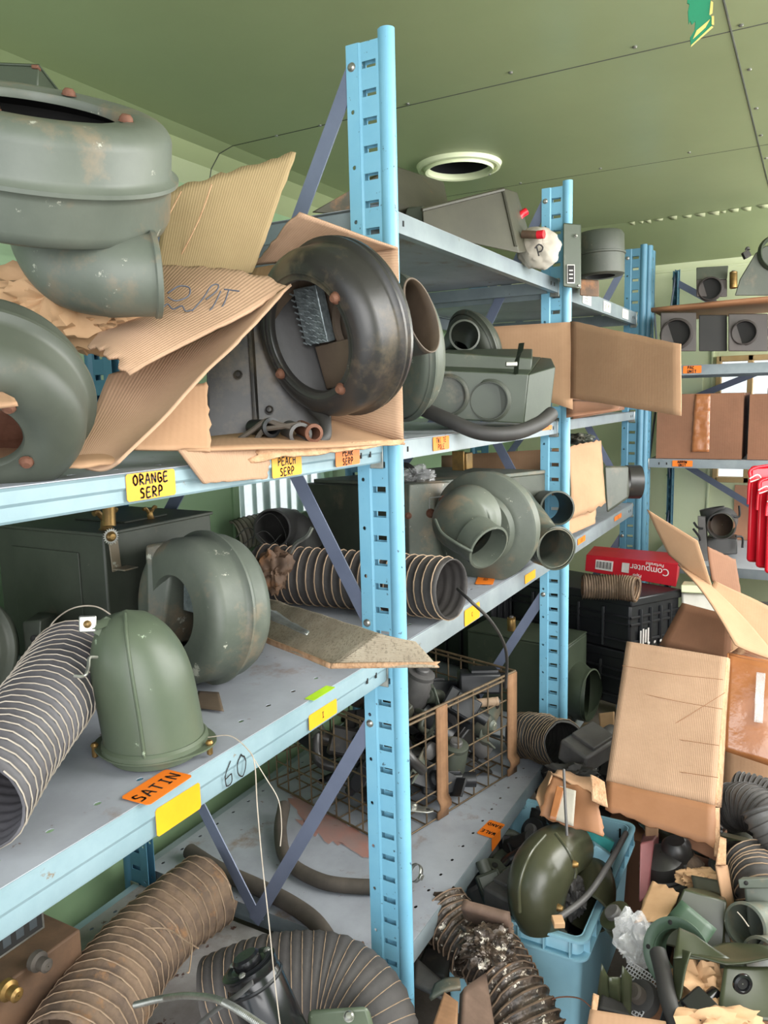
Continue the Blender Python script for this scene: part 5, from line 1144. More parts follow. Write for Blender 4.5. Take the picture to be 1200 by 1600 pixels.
# brown cartons
z1 = at(1100, 615, x=2.53).z
carton('carton', 'brown taped cardboard carton on the back rack, left one', (2.75, -.278, 1.071), (.40, .375, z1-1.071), 0, 'cardboard_dark', False)
cc = bpy.data.objects['carton']; mb = MB(); sheet(mb, [at(1080, 706, x=2.546), at(1108, 706, x=2.546), at(1110, 616, x=2.546), at(1086, 616, x=2.546)], 6, 22, .006, 60, 3); wpart(cc, 'tape', mb, 'tape', solid=.0006)
carton('carton', 'brown cardboard carton on the back rack, right one at the picture edge', (2.75, -.70, 1.071), (.40, .42, z1-1.071-.008), 0, 'cardboard_dark', False)
carton('carton', 'brown cardboard carton behind the right one on the back rack', (3.06, -.75, 1.071), (.2, .42, z1-1.071+.02), 0, 'cardboard_dark', False)
# duct valve assembly on the lower back shelf
zw = .5685; o = at(1124, 866, z=zw+.01); o.z = zw
rt = root('duct_valve', 'dark duct valve with round collar and wire handles on the white back shelf', 'valve', o)
dd = (o-CAM).dot(FW)
mb = MB(); mb.hexa([at(1106, 868, d=dd-.05), at(1152, 866, d=dd-.05), at(1150, 858, d=dd+.12), at(1110, 860, d=dd+.12), at(1104, 838, d=dd-.05), at(1152, 842, d=dd-.05), at(1152, 835, d=dd+.12), at(1110, 832, d=dd+.12)]); wpart(rt, 'base', mb, 'black_paint', bev=.005)
mb = MB(); mb.hexa([at(1093, 880, d=dd-.09), at(1106, 880, d=dd-.09), at(1108, 872, d=dd), at(1096, 872, d=dd), at(1090, 806, d=dd-.09), at(1102, 808, d=dd-.09), at(1104, 806, d=dd), at(1094, 806, d=dd)]); wpart(rt, 'side_plate', mb, 'grey_plastic', bev=.003)
pipe(rt, 'collar', [at(1132, 812, d=dd+.08), at(1129, 818, d=dd-.04), at(1127, 822, d=dd-.12)], .064, 'grey_plastic', n=32)
mb = MB(); mb.lathe([(.055, 0), (.001, .002)], 28, wm(rt).inverted() @ frame_m(at(1128, 820, d=dd-.06), -FW, UPV)); part(rt, 'flap', mb, 'inner_brown')
mb = MB(); mb.lathe([(.056, -.03), (.058, .03)], 28, wm(rt).inverted() @ frame_m(at(1114, 803, d=dd+.06), UPV-RT*.2, RT)); part(rt, 'top_collar', mb, 'grey_plastic', solid=.003)
for pts in ([(1084, 816), (1090, 824), (1098, 826)], [(1083, 826), (1092, 838), (1094, 845)], [(1143, 806), (1155, 807), (1155, 790)], [(1150, 838), (1160, 840), (1160, 856)]):
    mb = MB(); mb.tube([at(x, y, d=dd-.1) for x, y in pts], .0055, 8, sm=4); wpart(rt, 'wire_handle', mb, 'black_plastic')
# red stacked chairs / bins
for k in range(3):
    dk = 2.98-.05*k; x0 = 1166+14*k; rt = root('red_bin', ['red plastic bin stack, back layer at the picture edge', 'red plastic bin, middle layer with white stripes', 'red plastic bin, front layer at the right picture edge'][k], 'bin', at(1190, 900, d=dk+.1))
    yb = 878+9*k; yt = 728+18*k
    mb = MB(); mb.hexa([at(x0, yb, d=dk), at(1300, yb+10, d=dk), at(1300, yb-6, d=dk+.25), at(x0+5, yb-8, d=dk+.25), at(x0+6, yt, d=dk), at(1300, yt-4, d=dk), at(1300, yt-4, d=dk+.25), at(x0+8, yt, d=dk+.25)]); wpart(rt, 'body', mb, 'red_plastic', bev=.012)
    mb = MB(); mb.tube([at(x0+3, yb-90, d=dk-.01), at(x0+6, yt+22, d=dk-.01), at(x0+18, yt+2, d=dk-.01), at(1300, yt-6, d=dk-.01)], .006, 10, sm=6); wpart(rt, 'rolled_rim', mb, 'red_plastic')
    for s_ in (6, 11):
        mb = MB(); mb.tube([at(x0+3+s_*.3, yt+14+s_, d=dk-.022), at(x0+14+s_, yt+6+s_*1.4, d=dk-.022), at(x0+22+s_, yt+30+s_, d=dk-.022)], .0025, 6, sm=5); wpart(rt, 'white_stripe', mb, 'print_white')
# ------------------------------------------------------------ crates and cartons between rack and back wall
def crate_black(name, label, n0, ul, ur_, z0, z1):
    rt = root(name, label, 'crate', n0); cs = [n0, n0+ur_, n0+ur_+ul, n0+ul]
    mb = MB(); mb.hexa([V3(p, z0) for p in cs]+[V3(p, z1-.02) for p in cs]); wpart(rt, 'body', mb, 'black_plastic', bev=.008)
    e = [p+(p-(n0+(ur_+ul)/2))*.03 for p in cs]; mb = MB(); mb.hexa([V3(p, z1-.035) for p in e]+[V3(p, z1) for p in e]); wpart(rt, 'lid', mb, 'black_plastic', bev=.006)
    for side, (a, b) in enumerate(((n0, ul), (n0, ur_))):
        nn = Vector((b.y, -b.x, 0)).normalized(); nn = -nn if nn.dot(CAM-a) < 0 else nn
        for k in range(1, 5):
            mb = MB(); c = a+b*(k/5)+nn*.004; mb.box(V3(c, (z0+z1)/2-.02), (.012, .012, z1-z0-.06)); wpart(rt, 'rib', mb, 'black_plastic', bev=.002)
        for z in (z0+.04, (z0+z1)/2, z1-.08):
            mb = MB(); mb.tube([V3(a+nn*.003, z), V3(a+b+nn*.003, z)], .006, 6, sm=1); wpart(rt, 'rib', mb, 'black_plastic')
    return rt
n0 = Vector((1.65, -.164, 0))
ul = Vector((.185, .544, 0)); ur_ = Vector((.229, -.146, 0))
zc1 = .60
c1 = crate_black('storage_crate', 'black ribbed plastic storage crate under the red paper box, top of the stack', n0, ul, ur_, .382, zc1)
crate_black('storage_crate', 'black ribbed plastic storage crate at the bottom of the stack', n0+Vector((.01, .01, 0)), ul, ur_, .15, .378)
n3 = n0+ul*.55+ur_*.1
crate_black('storage_crate', 'black storage crate in the shadow behind the second post', n0+ul*1.12+Vector((-.1, 0, 0)), ul*.8, ur_*.6, .15, .60)
mb = MB()
for k in range(4):
    q = n0+ur_*(.16+.05*k)+Vector((-.002, -.012, .44)); mb.box(q, (.012, .004, .05+.01*(k % 2)))
for k in range(4):
    mb.box(n0+ur_*(.2+.12*k)+Vector((-.006, -.014, .41)), (.02, .004, .006))
o = wpart(c1, 'printed_marks', mb, 'print_white'); o['kind'] = 'stuff'
# red paper box
dR = 2.70
rt = root('paper_box', 'red computer paper box lying upside down on the black crates', 'box', at(990, 905, d=dR+.5))
fa, fb, fc_, fd = at(914, 892, d=3.45), at(1056, 917, d=3.13), at(1060, 881, d=3.13), at(916, 867, d=3.45)
bk = Vector((.22, .02, 0)); mb = MB(); mb.hexa([fa, fb, fb+bk, fa+bk, fd, fc_, fc_+bk, fd+bk]); wpart(rt, 'body', mb, 'red_card', bev=.002)
# upside down lettering on the front face
ux = (fa-fb).normalized(); uy = (fa-fd).normalized(); nn = ux.cross(uy).normalized(); L_ = (fb-fa).length; Hh = (fd-fa).length
def fp(u, v): return fb.lerp(fa, u).lerp(fc_.lerp(fd, u), 1-v)+nn*.001
def txt(s, o, h, nm, m_='print_white'):
    cu = bpy.data.curves.new('t', 'FONT'); cu.body = s; cu.size = h*1.35; cu.extrude = .0004
    to = bpy.data.objects.new('t', cu); C.objects.link(to); dg = bpy.context.evaluated_depsgraph_get(); me = bpy.data.meshes.new_from_object(to.evaluated_get(dg))
    bpy.data.objects.remove(to); M = Matrix((ux, uy, nn)).transposed().to_4x4(); M.translation = o
    me.transform(wm(rt).inverted() @ M); me.materials.clear(); me.materials.append(MATS[m_]); ob = bpy.data.objects.new(nm, me); C.objects.link(ob); ob.parent = rt; return ob
txt('Computer', fp(.08, .30), .031, 'lettering'); txt('Perforated', fp(.14, .10), .014, 'lettering'); txt('Paper', fp(.36, .72), .014, 'lettering')
for (u0, u1, v0, v1, m_) in ((.68, .88, .22, .78, 'print_white'), (.50, .58, .22, .72, 'print_white')):
    mb = MB(); mb.add([fp(u0, v0), fp(u1, v0), fp(u1, v1), fp(u0, v1)], [(0, 1, 2, 3)]); wpart(rt, 'printed_label', mb, m_, solid=.0006, sm=False)
for k in range(13):
    u = .70+.013*k; mb = MB(); mb.add([fp(u, .3)+nn*.0008, fp(u+(.004 if k % 3 else .008), .3)+nn*.0008, fp(u+(.004 if k % 3 else .008), .68)+nn*.0008, fp(u, .68)+nn*.0008], [(0, 1, 2, 3)]); wpart(rt, 'barcode_bar', mb, 'ink', solid=.0003, sm=False)
flex('flexible_duct', 'short dirty ribbed duct lying on the black crates before the red box', [at(910, 916, z=.652), at(940, 917, z=.65), at(970, 918, z=.65), at(996, 921, z=.65)], .048, .010, 'duct_brown', 'wire_rust', n=22, seed=41, wob=.08, wr=.0012)
# white bin and brown cartons behind the pile
slab('white_bin', 'pale grey plastic bin standing behind the black crates', 'bin', [at(1068, 990, d=3.1), at(1140, 1000, d=3.05), at(1150, 985, d=3.4), at(1072, 980, d=3.4)], [at(1064, 925, d=3.1), at(1146, 930, d=3.05), at(1150, 925, d=3.4), at(1068, 922, d=3.4)], 'white_paint', bev=.01)
slab('green_bin_lid', 'pale green flat lid on the grey bin', 'lid', [at(1064, 926, d=3.08), at(1110, 928, d=3.05), at(1112, 920, d=3.3), at(1068, 918, d=3.3)], [at(1064, 914, d=3.08), at(1110, 916, d=3.05), at(1112, 910, d=3.3), at(1068, 908, d=3.3)], 'wall_pale')
rt = root('open_carton', 'large brown carton with tall twisted flaps behind the leaning cardboard sheet', 'box', at(1120, 1040, d=2.6))
panelq(rt, 'front_panel', [at(1030, 1008, d=2.75), at(1142, 1040, d=2.6), at(1144, 962, d=2.62), at(1066, 942, d=2.78)], 'cardboard_dark', nu=8, nv=6, amp=.004, seed=1)
panelq(rt, 'side_panel', [at(1138, 1050, d=2.6), at(1215, 1080, d=2.5), at(1215, 960, d=2.7), at(1140, 945, d=2.65)], 'cardboard_flat', nu=8, nv=6, amp=.006, seed=2)
panelq(rt, 'tall_flap', [at(1045, 866, d=2.50), at(1115, 930, d=2.40), at(1090, 845, d=2.42), at(1011, 796, d=2.52)], 'cardboard_flat', nu=10, nv=10, amp=.008, seed=3)
panelq(rt, 'twisted_flap', [at(1060, 880, d=2.48), at(1150, 1005, d=2.2), at(1225, 1040, d=2.2), at(1112, 915, d=2.40)], 'cardboard_flat', nu=14, nv=10, amp=.012, seed=4, bow=.01)
panelq(rt, 'twisted_flap', [at(1112, 915, d=2.40), at(1225, 1040, d=2.2), at(1225, 960, d=2.3), at(1118, 905, d=2.42)], 'cardboard_flat', nu=14, nv=8, amp=.010, seed=5)
panelq(rt, 'upright_flap', [at(1112, 908, d=2.45), at(1160, 945, d=2.48), at(1150, 874, d=2.5), at(1106, 854, d=2.46)], 'cardboard_dark', nu=10, nv=10, amp=.006, seed=6, tear=(.02, .02, .04, 0))
slab('equipment_case', 'dark equipment case under the lower back shelf at the picture edge', 'case', [at(1165, 1010, d=3.0), at(1300, 1020, d=3.0), at(1300, 1000, d=3.3), at(1170, 1000, d=3.3)], [at(1160, 945, d=3.0), at(1300, 945, d=3.0), at(1300, 940, d=3.3), at(1165, 940, d=3.3)], 'green_dark')
# leaning cardboard sheet
rt = root('cardboard_sheet', 'large creased cardboard sheet leaning beside the blue crate', 'cardboard', at(1040, 1290, d=2.05))
panelq(rt, 'upper_panel', [at(947, 1222, d=2.02), at(1117, 1260, d=1.86), at(1135, 1027, d=2.16), at(979, 1002, d=2.34)], 'cardboard', nu=16, nv=20, amp=.004, seed=3, sc_=5)
panelq(rt, 'folded_edge', [at(946, 1266, d=1.96), at(1115, 1325, d=1.80), at(1117, 1259, d=1.855), at(948, 1221, d=2.015)], 'cardboard_brown', nu=14, nv=5, amp=.004, seed=5, tear=(.12, .02, 0, 0))
panelq(rt, 'side_edge', [at(1117, 1260, d=1.86), at(1126, 1262, d=1.90), at(1140, 1030, d=2.2), at(1135, 1027, d=2.16)], 'cardboard_torn', nu=4, nv=14, amp=.002, seed=5)
panelq(rt, 'hanging_strip', [at(1116, 1338, d=1.82), at(1124, 1340, d=1.82), at(1124, 1262, d=1.88), at(1116, 1262, d=1.86)], 'cardboard_torn', nu=3, nv=12, amp=.003, seed=6)
for i, ((x0, y0), (x1, y1)) in enumerate((((972, 1040), (1130, 1062)), ((967, 1075), (1129, 1108)), ((962, 1136), (1124, 1165)), ((953, 1185), (1122, 1215)), ((985, 1170), (1133, 1082)), ((960, 1160), (1046, 1244)))):
    def pp(x, y):
        v = (y-1002)/240; u = (x-960)/165; return at(x, y, d=2.34-.31*v-.17*u-.012)
    mb = MB(); mb.tube([pp(x0, y0), pp((x0+x1)/2, (y0+y1)/2+2), pp(x1, y1)], .0008, 4, sm=4); wpart(rt, 'crease', mb, 'cardboard_brown')
# taped brown carton
rt = root('taped_carton', 'shiny tape covered brown carton at the right picture edge', 'box', at(1180, 1190, d=2.2)); mb = MB()
sheet(mb, [at(1129, 1172, d=2.12), at(1330, 1240, d=2.0), at(1330, 1065, d=2.05), at(1137, 1021, d=2.2)], 20, 14, .010, 9, 4)
sheet(mb, [at(1137, 1021, d=2.2), at(1330, 1065, d=2.05), at(1330, 1040, d=2.35), at(1170, 1005, d=2.45)], 10, 6, .006, 9, 5); sheet(mb, [at(1129, 1172, d=2.12), at(1137, 1021, d=2.2), at(1145, 1015, d=2.5), at(1140, 1160, d=2.5)], 6, 6, .003, 9, 5)
wpart(rt, 'body', mb, 'tape', solid=.004)
mb = MB(); sheet(mb, [at(1178, 1128, d=2.105), at(1192, 1130, d=2.10), at(1196, 1052, d=2.13), at(1182, 1050, d=2.135)], 6, 14, .004, 40, 8); wpart(rt, 'tape', mb, 'clear_plastic', solid=.001)
mb = MB(); sheet(mb, [at(1126, 1256, d=2.35), at(1330, 1290, d=2.2), at(1330, 1190, d=2.3), at(1128, 1165, d=2.4)], 10, 6, .004, 9, 5); solo('cardboard_sheet', mb, 'cardboard_flat', 'plain cardboard panel under the shiny taped carton', 'cardboard', solid=.004)
# ------------------------------------------------------------ blue crate on the floor
kx0, kx1, ky0, ky1, kz = .318, .905, -.345, .055, .10
FZ = -.238
rt = root('plastic_crate', 'light blue plastic crate with ribbed rim, full of parts, on the floor', 'crate', ((kx0+kx1)/2, (ky0+ky1)/2, FZ))
def open_box(cs0, cs1, z0, z1):
    mb = MB(); b = [V3(p, z0) for p in cs0]; t = [V3(p, z1) for p in cs1]
    mb.add(b+t, [(0, 1, 5, 4), (1, 2, 6, 5), (2, 3, 7, 6), (3, 0, 4, 7), (3, 2, 1, 0)]); return mb
def rr_(x0, x1, y0, y1, r, k=5):
    out = []
    for cx_, cy_, a0 in ((x1-r, y1-r, 0), (x0+r, y1-r, 90), (x0+r, y0+r, 180), (x1-r, y0+r, 270)):
        for i in range(k+1):
            a = R(a0+90*i/k); out.append((cx_+r*math.cos(a), cy_+r*math.sin(a)))
    return out
def loft(rings, closed_bottom=True):
    mb = MB(); n = len(rings[0][0]); vs = []
    for pts, z in rings: vs += [Vector((x, y, z)) for x, y in pts]
    fs = [(j*n+i, j*n+(i+1) % n, (j+1)*n+(i+1) % n, (j+1)*n+i) for j in range(len(rings)-1) for i in range(n)]
    if closed_bottom: fs.append(tuple(range(n))[::-1])
    return mb.add(vs, fs)
inr = rr_(kx0+.03, kx1-.03, ky0+.03, ky1-.03, .02); wpart(rt, 'body', loft([(inr, FZ+.002), (rr_(kx0+.018, kx1-.018, ky0+.018, ky1-.018, .02), kz-.055), (rr_(kx0+.018, kx1-.018, ky0+.018, ky1-.018, .022), kz)]), 'crate_blue', solid=.004, ang=30)
ro, ri = rr_(kx0, kx1, ky0, ky1, .03), rr_(kx0+.016, kx1-.016, ky0+.016, ky1-.016, .022)
mb = loft([(ri, kz), (ro, kz), (ro, kz-.005), (ri, kz-.005)], False); wpart(rt, 'rim', mb, 'crate_blue', solid=.002, ang=30)
mb = loft([(ri, kz-.048), (ro, kz-.048), (ro, kz-.052), (ri, kz-.052)], False); wpart(rt, 'lower_rim', mb, 'crate_blue', solid=.002, ang=30)
def rib(c, d): wpart(rt, 'rim_rib', MB().box(c, d), 'crate_blue')
for i in range(9):
    x = kx0+.04+i*(kx1-kx0-.08)/8; rib((x, ky0+.010, kz-.026), (.004, .018, .048))
for i in range(6):
    y = ky0+.04+i*(ky1-ky0-.08)/5; rib((kx0+.010, y, kz-.026), (.018, .004, .048)); rib((kx1-.010, y, kz-.026), (.018, .004, .048))
mb = MB(); mb.box((kx1-.020, -.30, kz-.03), (.003, .006, .03)); wpart(rt, 'slot', mb, 'inner_dark')
random.seed(5)
scatter(52, lambda: Vector((random.uniform(kx0+.06, kx1-.06), random.uniform(ky0+.06, ky1-.05), 0)), lambda p: kz-random.uniform(.035, .16), ['black_plastic', 'inner_dark', 'grey_plastic', 'black_paint', 'green_dark'], 'of the blue crate', 'in the blue crate', .9, 1.7, loc=lambda p: ('on top, ' if p.z > kz-.08 else 'halfway down, ' if p.z > kz-.12 else 'low down, ')+('near' if p.x < .51 else 'middle' if p.x < .71 else 'far')+' '+('right' if p.y < -.21 else 'centre' if p.y < -.08 else 'left'))
def cr(px, py, z=.27): return at(px, py, z=z-.2)
# glossy olive hood in the crate
o = cr(855, 1400, .22); rt = root('duct_hood', 'glossy olive curved duct hood with bolts sticking out of the blue crate', 'duct', o)
P = [at(846, 1436, d=1.93), at(838, 1402, d=1.92), at(845, 1365, d=1.93), at(866, 1336, d=1.97), at(894, 1322, d=2.05)]
wpart(rt, 'hood', MB().tube(P, lambda t: .056+.018*math.sin(math.pi*(.12+.8*t)), 40, sm=10, ell=1.0), 'olive_gloss')
for k, off in enumerate((-1, 1)):
    mb = MB(); mb.tube([at(812, 1425, d=1.778), at(812, 1380, d=1.767), at(828, 1335, d=1.790), at(852, 1305, d=1.849)] if k == 0 else [at(868, 1302, d=1.872), at(888, 1330, d=1.837), at(899, 1358, d=1.837), at(898, 1372, d=1.837)], .004, 8, sm=6); wpart(rt, 'seam', mb, 'olive_gloss')
screws(rt, [wm(rt).inverted() @ frame_m(at(896, 1350, d=1.825), RT-FW*.4), wm(rt).inverted() @ frame_m(at(872, 1418, d=1.790), RT-FW*.6)], .008, .012, 'brass')
rt = root('duct_elbow', 'second olive duct piece leaning behind the glossy hood', 'duct', cr(925, 1370, .2))
pipe(rt, 'elbow', [at(885, 1330, d=2.164), at(912, 1352, d=2.106), at(925, 1388, d=2.036), at(915, 1425, d=1.966)], .061, 'olive_gloss', n=32)
rhose('rod', 'long grey rubber covered rod lying over the blue crate rim', [at(868, 1438, d=1.790), at(915, 1402, d=1.849), at(950, 1352, d=1.942), at(978, 1302, d=2.083)], .0076, 'grey_plastic', 'rod')
t = MB(); t.box(at(872, 1440, d=1.755), (.03, .025, .014), rot=Matrix.Rotation(R(30), 3, 'Z').to_euler()); solo('wood_wedge', t, 'kraft', 'small pale wooden wedge by the front rim of the blue crate', 'wedge', bev=.002)
t = MB(); t.box(at(929, 1318, d=2.106), (.088, .058, .023), rot=(CF.to_4x4() @ Matrix.Rotation(R(-25), 4, 'Z')).to_euler()); solo('small_box', t, 'teal_label', 'small turquoise box in the blue crate', 'box', bev=.002)
t = MB(); t.box(at(936, 1334, d=2.071), (.058, .035, .035), rot=(CF.to_4x4() @ Matrix.Rotation(R(-35), 4, 'Z')).to_euler()); solo('plastic_block', t, 'crate_blue', 'pale blue plastic block beside the turquoise box', 'block', bev=.003)
for i, (x, y, s, m_) in enumerate(((775, 1378, 1.5, 'green_dark'), (795, 1368, 1.1, 'green_grey'), (905, 1330, 1.2, 'black_plastic'))):
    bracket('metal_bracket', ['dark green stamped bracket at the left side of the blue crate', 'grey-green bracket with boss beside the glossy hood', 'black bracket between hood and turquoise box'][i], frame_m(cr(x, y, .27), (-.2, -.2, 1), (1, .5-i, 0)), s, m_, None)
t = MB(); t.tube([cr(762, 1372, .27), cr(790, 1350, .28), cr(800, 1335, .28), cr(795, 1320, .28)], .007, 8, sm=2); solo('handle_frame', t, 'black_plastic', 'black bent plastic frame at the crate side under the shelf', 'frame')
crumple('rubber_boot', 'black folded rubber boot between the duct pieces in the blue crate', at(895, 1400, d=1.942), .03, .05, .03, 'rubber', 51, CF.to_4x4(), cat='boot', amp=.4)
gearbox('part_housing', 'grey dusty housing at the front edge of the blue crate', frame_m(cr(800, 1415, .25), (0, 0, 1), (1, -.3, 0)), 1.5, 'grey_plastic', None)
# crumpled carton on the crate
rt = root('crumpled_carton', 'crumpled small brown carton with white tape on top of the blue crate', 'box', at(890, 1290, d=2.0))
panelq(rt, 'front_panel', [at(843, 1275, d=1.98), at(944, 1309, d=1.9), at(934, 1242, d=1.96), at(862, 1210, d=2.05)], 'cardboard_brown', nu=14, nv=12, amp=.020, sc_=16, seed=4, tear=(.05, .05, .05, .05))
panelq(rt, 'side_panel', [at(834, 1248, d=2.02), at(845, 1277, d=1.98), at(864, 1210, d=2.05), at(858, 1204, d=2.2)], 'cardboard_flat', nu=8, nv=8, amp=.01, sc_=16, seed=7)
panelq(rt, 'top_flap', [at(862, 1212, d=2.05), at(934, 1244, d=1.96), at(928, 1216, d=2.12), at(875, 1202, d=2.2)], 'cardboard_flat', nu=10, nv=8, amp=.016, sc_=14, seed=8, tear=(0, .05, .1, 0))
panelq(rt, 'torn_flap', [at(925, 1250, d=1.94), at(950, 1262, d=1.92), at(944, 1225, d=1.98), at(922, 1212, d=2.0)], 'cardboard_torn', nu=8, nv=8, amp=.012, sc_=16, seed=9)
panelq(rt, 'tape', [at(858, 1278, d=1.955), at(896, 1291, d=1.93), at(900, 1236, d=1.975), at(874, 1228, d=2.0)], 'white_sack', nu=8, nv=8, amp=.006, sc_=16, seed=4)
panelq(rt, 'tape_stripe', [at(858, 1280, d=1.95), at(868, 1283, d=1.945), at(882, 1232, d=1.985), at(870, 1228, d=1.995)], 'tape', nu=8, nv=8, amp=.006, sc_=16, seed=4)
wirey('rod', 'thin grey rod standing up in front of the crumpled carton', [at(881, 1202, d=1.92), at(883, 1250, d=1.88), at(886, 1306, d=1.84)], .0035, 'grey_plastic', 'rod')
# foil duct and things beneath the shelf edge
flex('flexible_duct', 'silvery brown torn foil duct coming out from under the shelf', [at(690, 1420, d=1.98), at(715, 1455, d=1.92), at(745, 1490, d=1.86)], .070, .018, 'duct_foil', 'duct_brown', n=28, seed=61, wob=.10, wr=.0022, frayed=True)
flex('flexible_duct', 'silvery brown torn foil duct running down in front of the blue crate', [at(765, 1490, d=1.84), at(790, 1535, d=1.78), at(818, 1585, d=1.72), at(845, 1660, d=1.66)], .078, .018, 'duct_foil', 'duct_brown', n=28, seed=62, wob=.10, wr=.0022, frayed=True)
crumple('torn_lining', 'shredded pale lining bulging where the foil duct is torn', at(762, 1478, d=1.76), .056, .036, .045, 'duct_foil', 71, CF.to_4x4(), cat='lining', amp=.55, nu=60, nv=40)
crumple('torn_lining', 'brown rounded lump of lining on the torn foil duct', at(786, 1450, d=1.82), .022, .02, .022, 'duct_brown', 73, CF.to_4x4(), cat='lining', amp=.4)
def plate(name, label, q, m_, thick=.008, cat='plate', **k):
    mb = MB(); sheet(mb, q, 8, 6, .002, 9, 3, **k); return solo(name, mb, m_, label, cat, solid=thick)
plate('black_plate', 'black bent metal plate on the floor under the shelf edge', [at(648, 1520, z=.03), at(700, 1535, z=.05), at(705, 1480, z=.06), at(668, 1478, z=.03)], 'black_paint')
plate('grey_plate', 'grey worn plate under the shelf edge left of the foil duct', [at(646, 1540, z=.06), at(690, 1560, z=.08), at(702, 1545, z=.06), at(650, 1498, z=.05)], 'grey_plastic')
plate('green_plate', 'dusty green bent plate lying below the foil duct', [at(672, 1562, z=.10), at(720, 1545, z=.12), at(718, 1530, z=.10), at(680, 1540, z=.09)], 'green_grey', bow=.006)
for i, (q, m_) in enumerate((([at(665, 1640, z=.16), at(712, 1640, z=.16), at(716, 1572, z=.16), at(694, 1556, z=.16)], 'wood'), ([at(716, 1640, z=.13), at(775, 1640, z=.10), at(756, 1525, z=.10), at(722, 1548, z=.13)], 'wood_grey'), ([at(730, 1440, z=.10), at(800, 1468, z=.12), at(795, 1430, z=.2), at(722, 1412, z=.2)], 'wood_grey'))):
    plate('wood_board', ['pale rough end of a wooden board at the bottom edge', 'weathered grey-brown board beside the foil duct', 'weathered board behind the foil duct against the crate'][i], q, m_, .02, 'board')
wirey('wire', 'thin rusty wire end sticking out against the blue crate side', [at(855, 1565, d=1.70), at(875, 1558, d=1.69), at(905, 1560, d=1.70), at(925, 1575, d=1.71)], .0015, 'rust')
# ------------------------------------------------------------ parts heap at the right
def heap(label, x0, x1, y0, y1, z1, m_='cardboard_dark'):
    return carton('carton', label, ((x0+x1)/2, (y0+y1)/2, FZ+.001), (x1-x0, y1-y0, z1-FZ), 0, m_)
heap('closed brown carton deep under the heap right of the blue crate', .08, .85, -1.0, -.50, .10)
heap('closed brown carton under the leaning cardboard sheet', .95, 1.55, -.95, -.08, .02)
heap('closed brown carton carrying the taped carton at the right', .90, 1.9, -1.5, -.97, .12)
random.seed(21)
scatter(46, lambda: Vector((random.uniform(.97, 1.5), random.uniform(-.55, -.09), 0)), lambda p: random.uniform(.05, .16), ['black_plastic', 'inner_dark', 'grey_plastic', 'black_paint', 'green_dark'], 'behind the blue crate', 'on the floor behind the crate', 1.0, 2.0, loc=lambda p: ('just' if p.x < 1.13 else 'some way' if p.x < 1.32 else 'well')+(' right' if p.y < -.42 else '' if p.y < -.22 else ' left'))
plate('plastic_sheet', 'black plastic panel lying on the heap behind the crumpled carton', [at(885, 1215, d=2.35), at(948, 1190, d=2.4), at(950, 1150, d=2.55), at(900, 1160, d=2.6)], 'black_plastic')
plate('kraft_scrap', 'small kraft paper scrap on the heap by the large round port', [at(938, 1140, d=2.6), at(960, 1148, d=2.55), at(960, 1112, d=2.6), at(935, 1115, d=2.65)], 'kraft', .002, 'paper')
plate('cardboard_scrap', 'folded brown cardboard scrap below the large round port', [at(898, 1152, d=2.65), at(932, 1156, d=2.6), at(925, 1128, d=2.6), at(912, 1130, d=2.7)], 'cardboard_flat', .003, 'cardboard')
gearbox('part_housing', 'dark grey housing lying before the black wire duct on the heap', frame_m(at(915, 1185, d=2.4), (-.2, -.2, 1), (1, -.4, 0)), 1.7, 'grey_plastic', None)
crumple('cloth_rag', 'dark rag on the heap under the black wire wound duct', at(895, 1210, d=2.3), .07, .03, .05, 'rubber', 55, CF.to_4x4(), cat='rag', amp=.5)
# right side ducts
flex('flexible_duct', 'black ribbed duct bent flat at the right picture edge, upper', [at(1143, 1262, d=1.98), at(1175, 1262, d=1.92), at(1215, 1290, d=1.85), at(1260, 1320, d=1.8)], .058, .012, 'duct_dark', 'rubber', n=26, seed=81, wob=.07, wr=.0012)
flex('flexible_duct', 'dark duct end poking up behind the flattened black duct', [at(1150, 1232, d=2.1), at(1185, 1240, d=2.06), at(1230, 1260, d=2.0)], .046, .012, 'duct_dark', 'grey_plastic', n=24, seed=82, wob=.07, wr=.0012)
flex('flexible_duct', 'green-grey ribbed duct curving in from the right picture edge', [at(1188, 1262, d=1.78), at(1202, 1290, d=1.76), at(1240, 1340, d=1.74)], .045, .014, 'grey_plastic', 'duct_dark', n=24, seed=83, wob=.04, wr=.0014)
flex('flexible_duct', 'dark duct with copper rings at the right edge above the green pipes', [at(1166, 1340, d=1.78), at(1180, 1362, d=1.74), at(1192, 1395, d=1.68), at(1200, 1440, d=1.66)], .056, .016, 'duct_dark', 'wire_tan', n=26, seed=84, wob=.03, wr=.0016)
rt = root('duct_collar', 'black collar ring behind the duct with copper rings', 'collar', at(1150, 1350, d=1.85)); part(rt, 'ring', MB().lathe([(.062, -.012), (.066, 0), (.062, .012), (.055, .012), (.055, -.012), (.062, -.012)], 32, frame_m(Vector(), vdir(1160, 1340, 120, 40), UPV)), 'rubber')
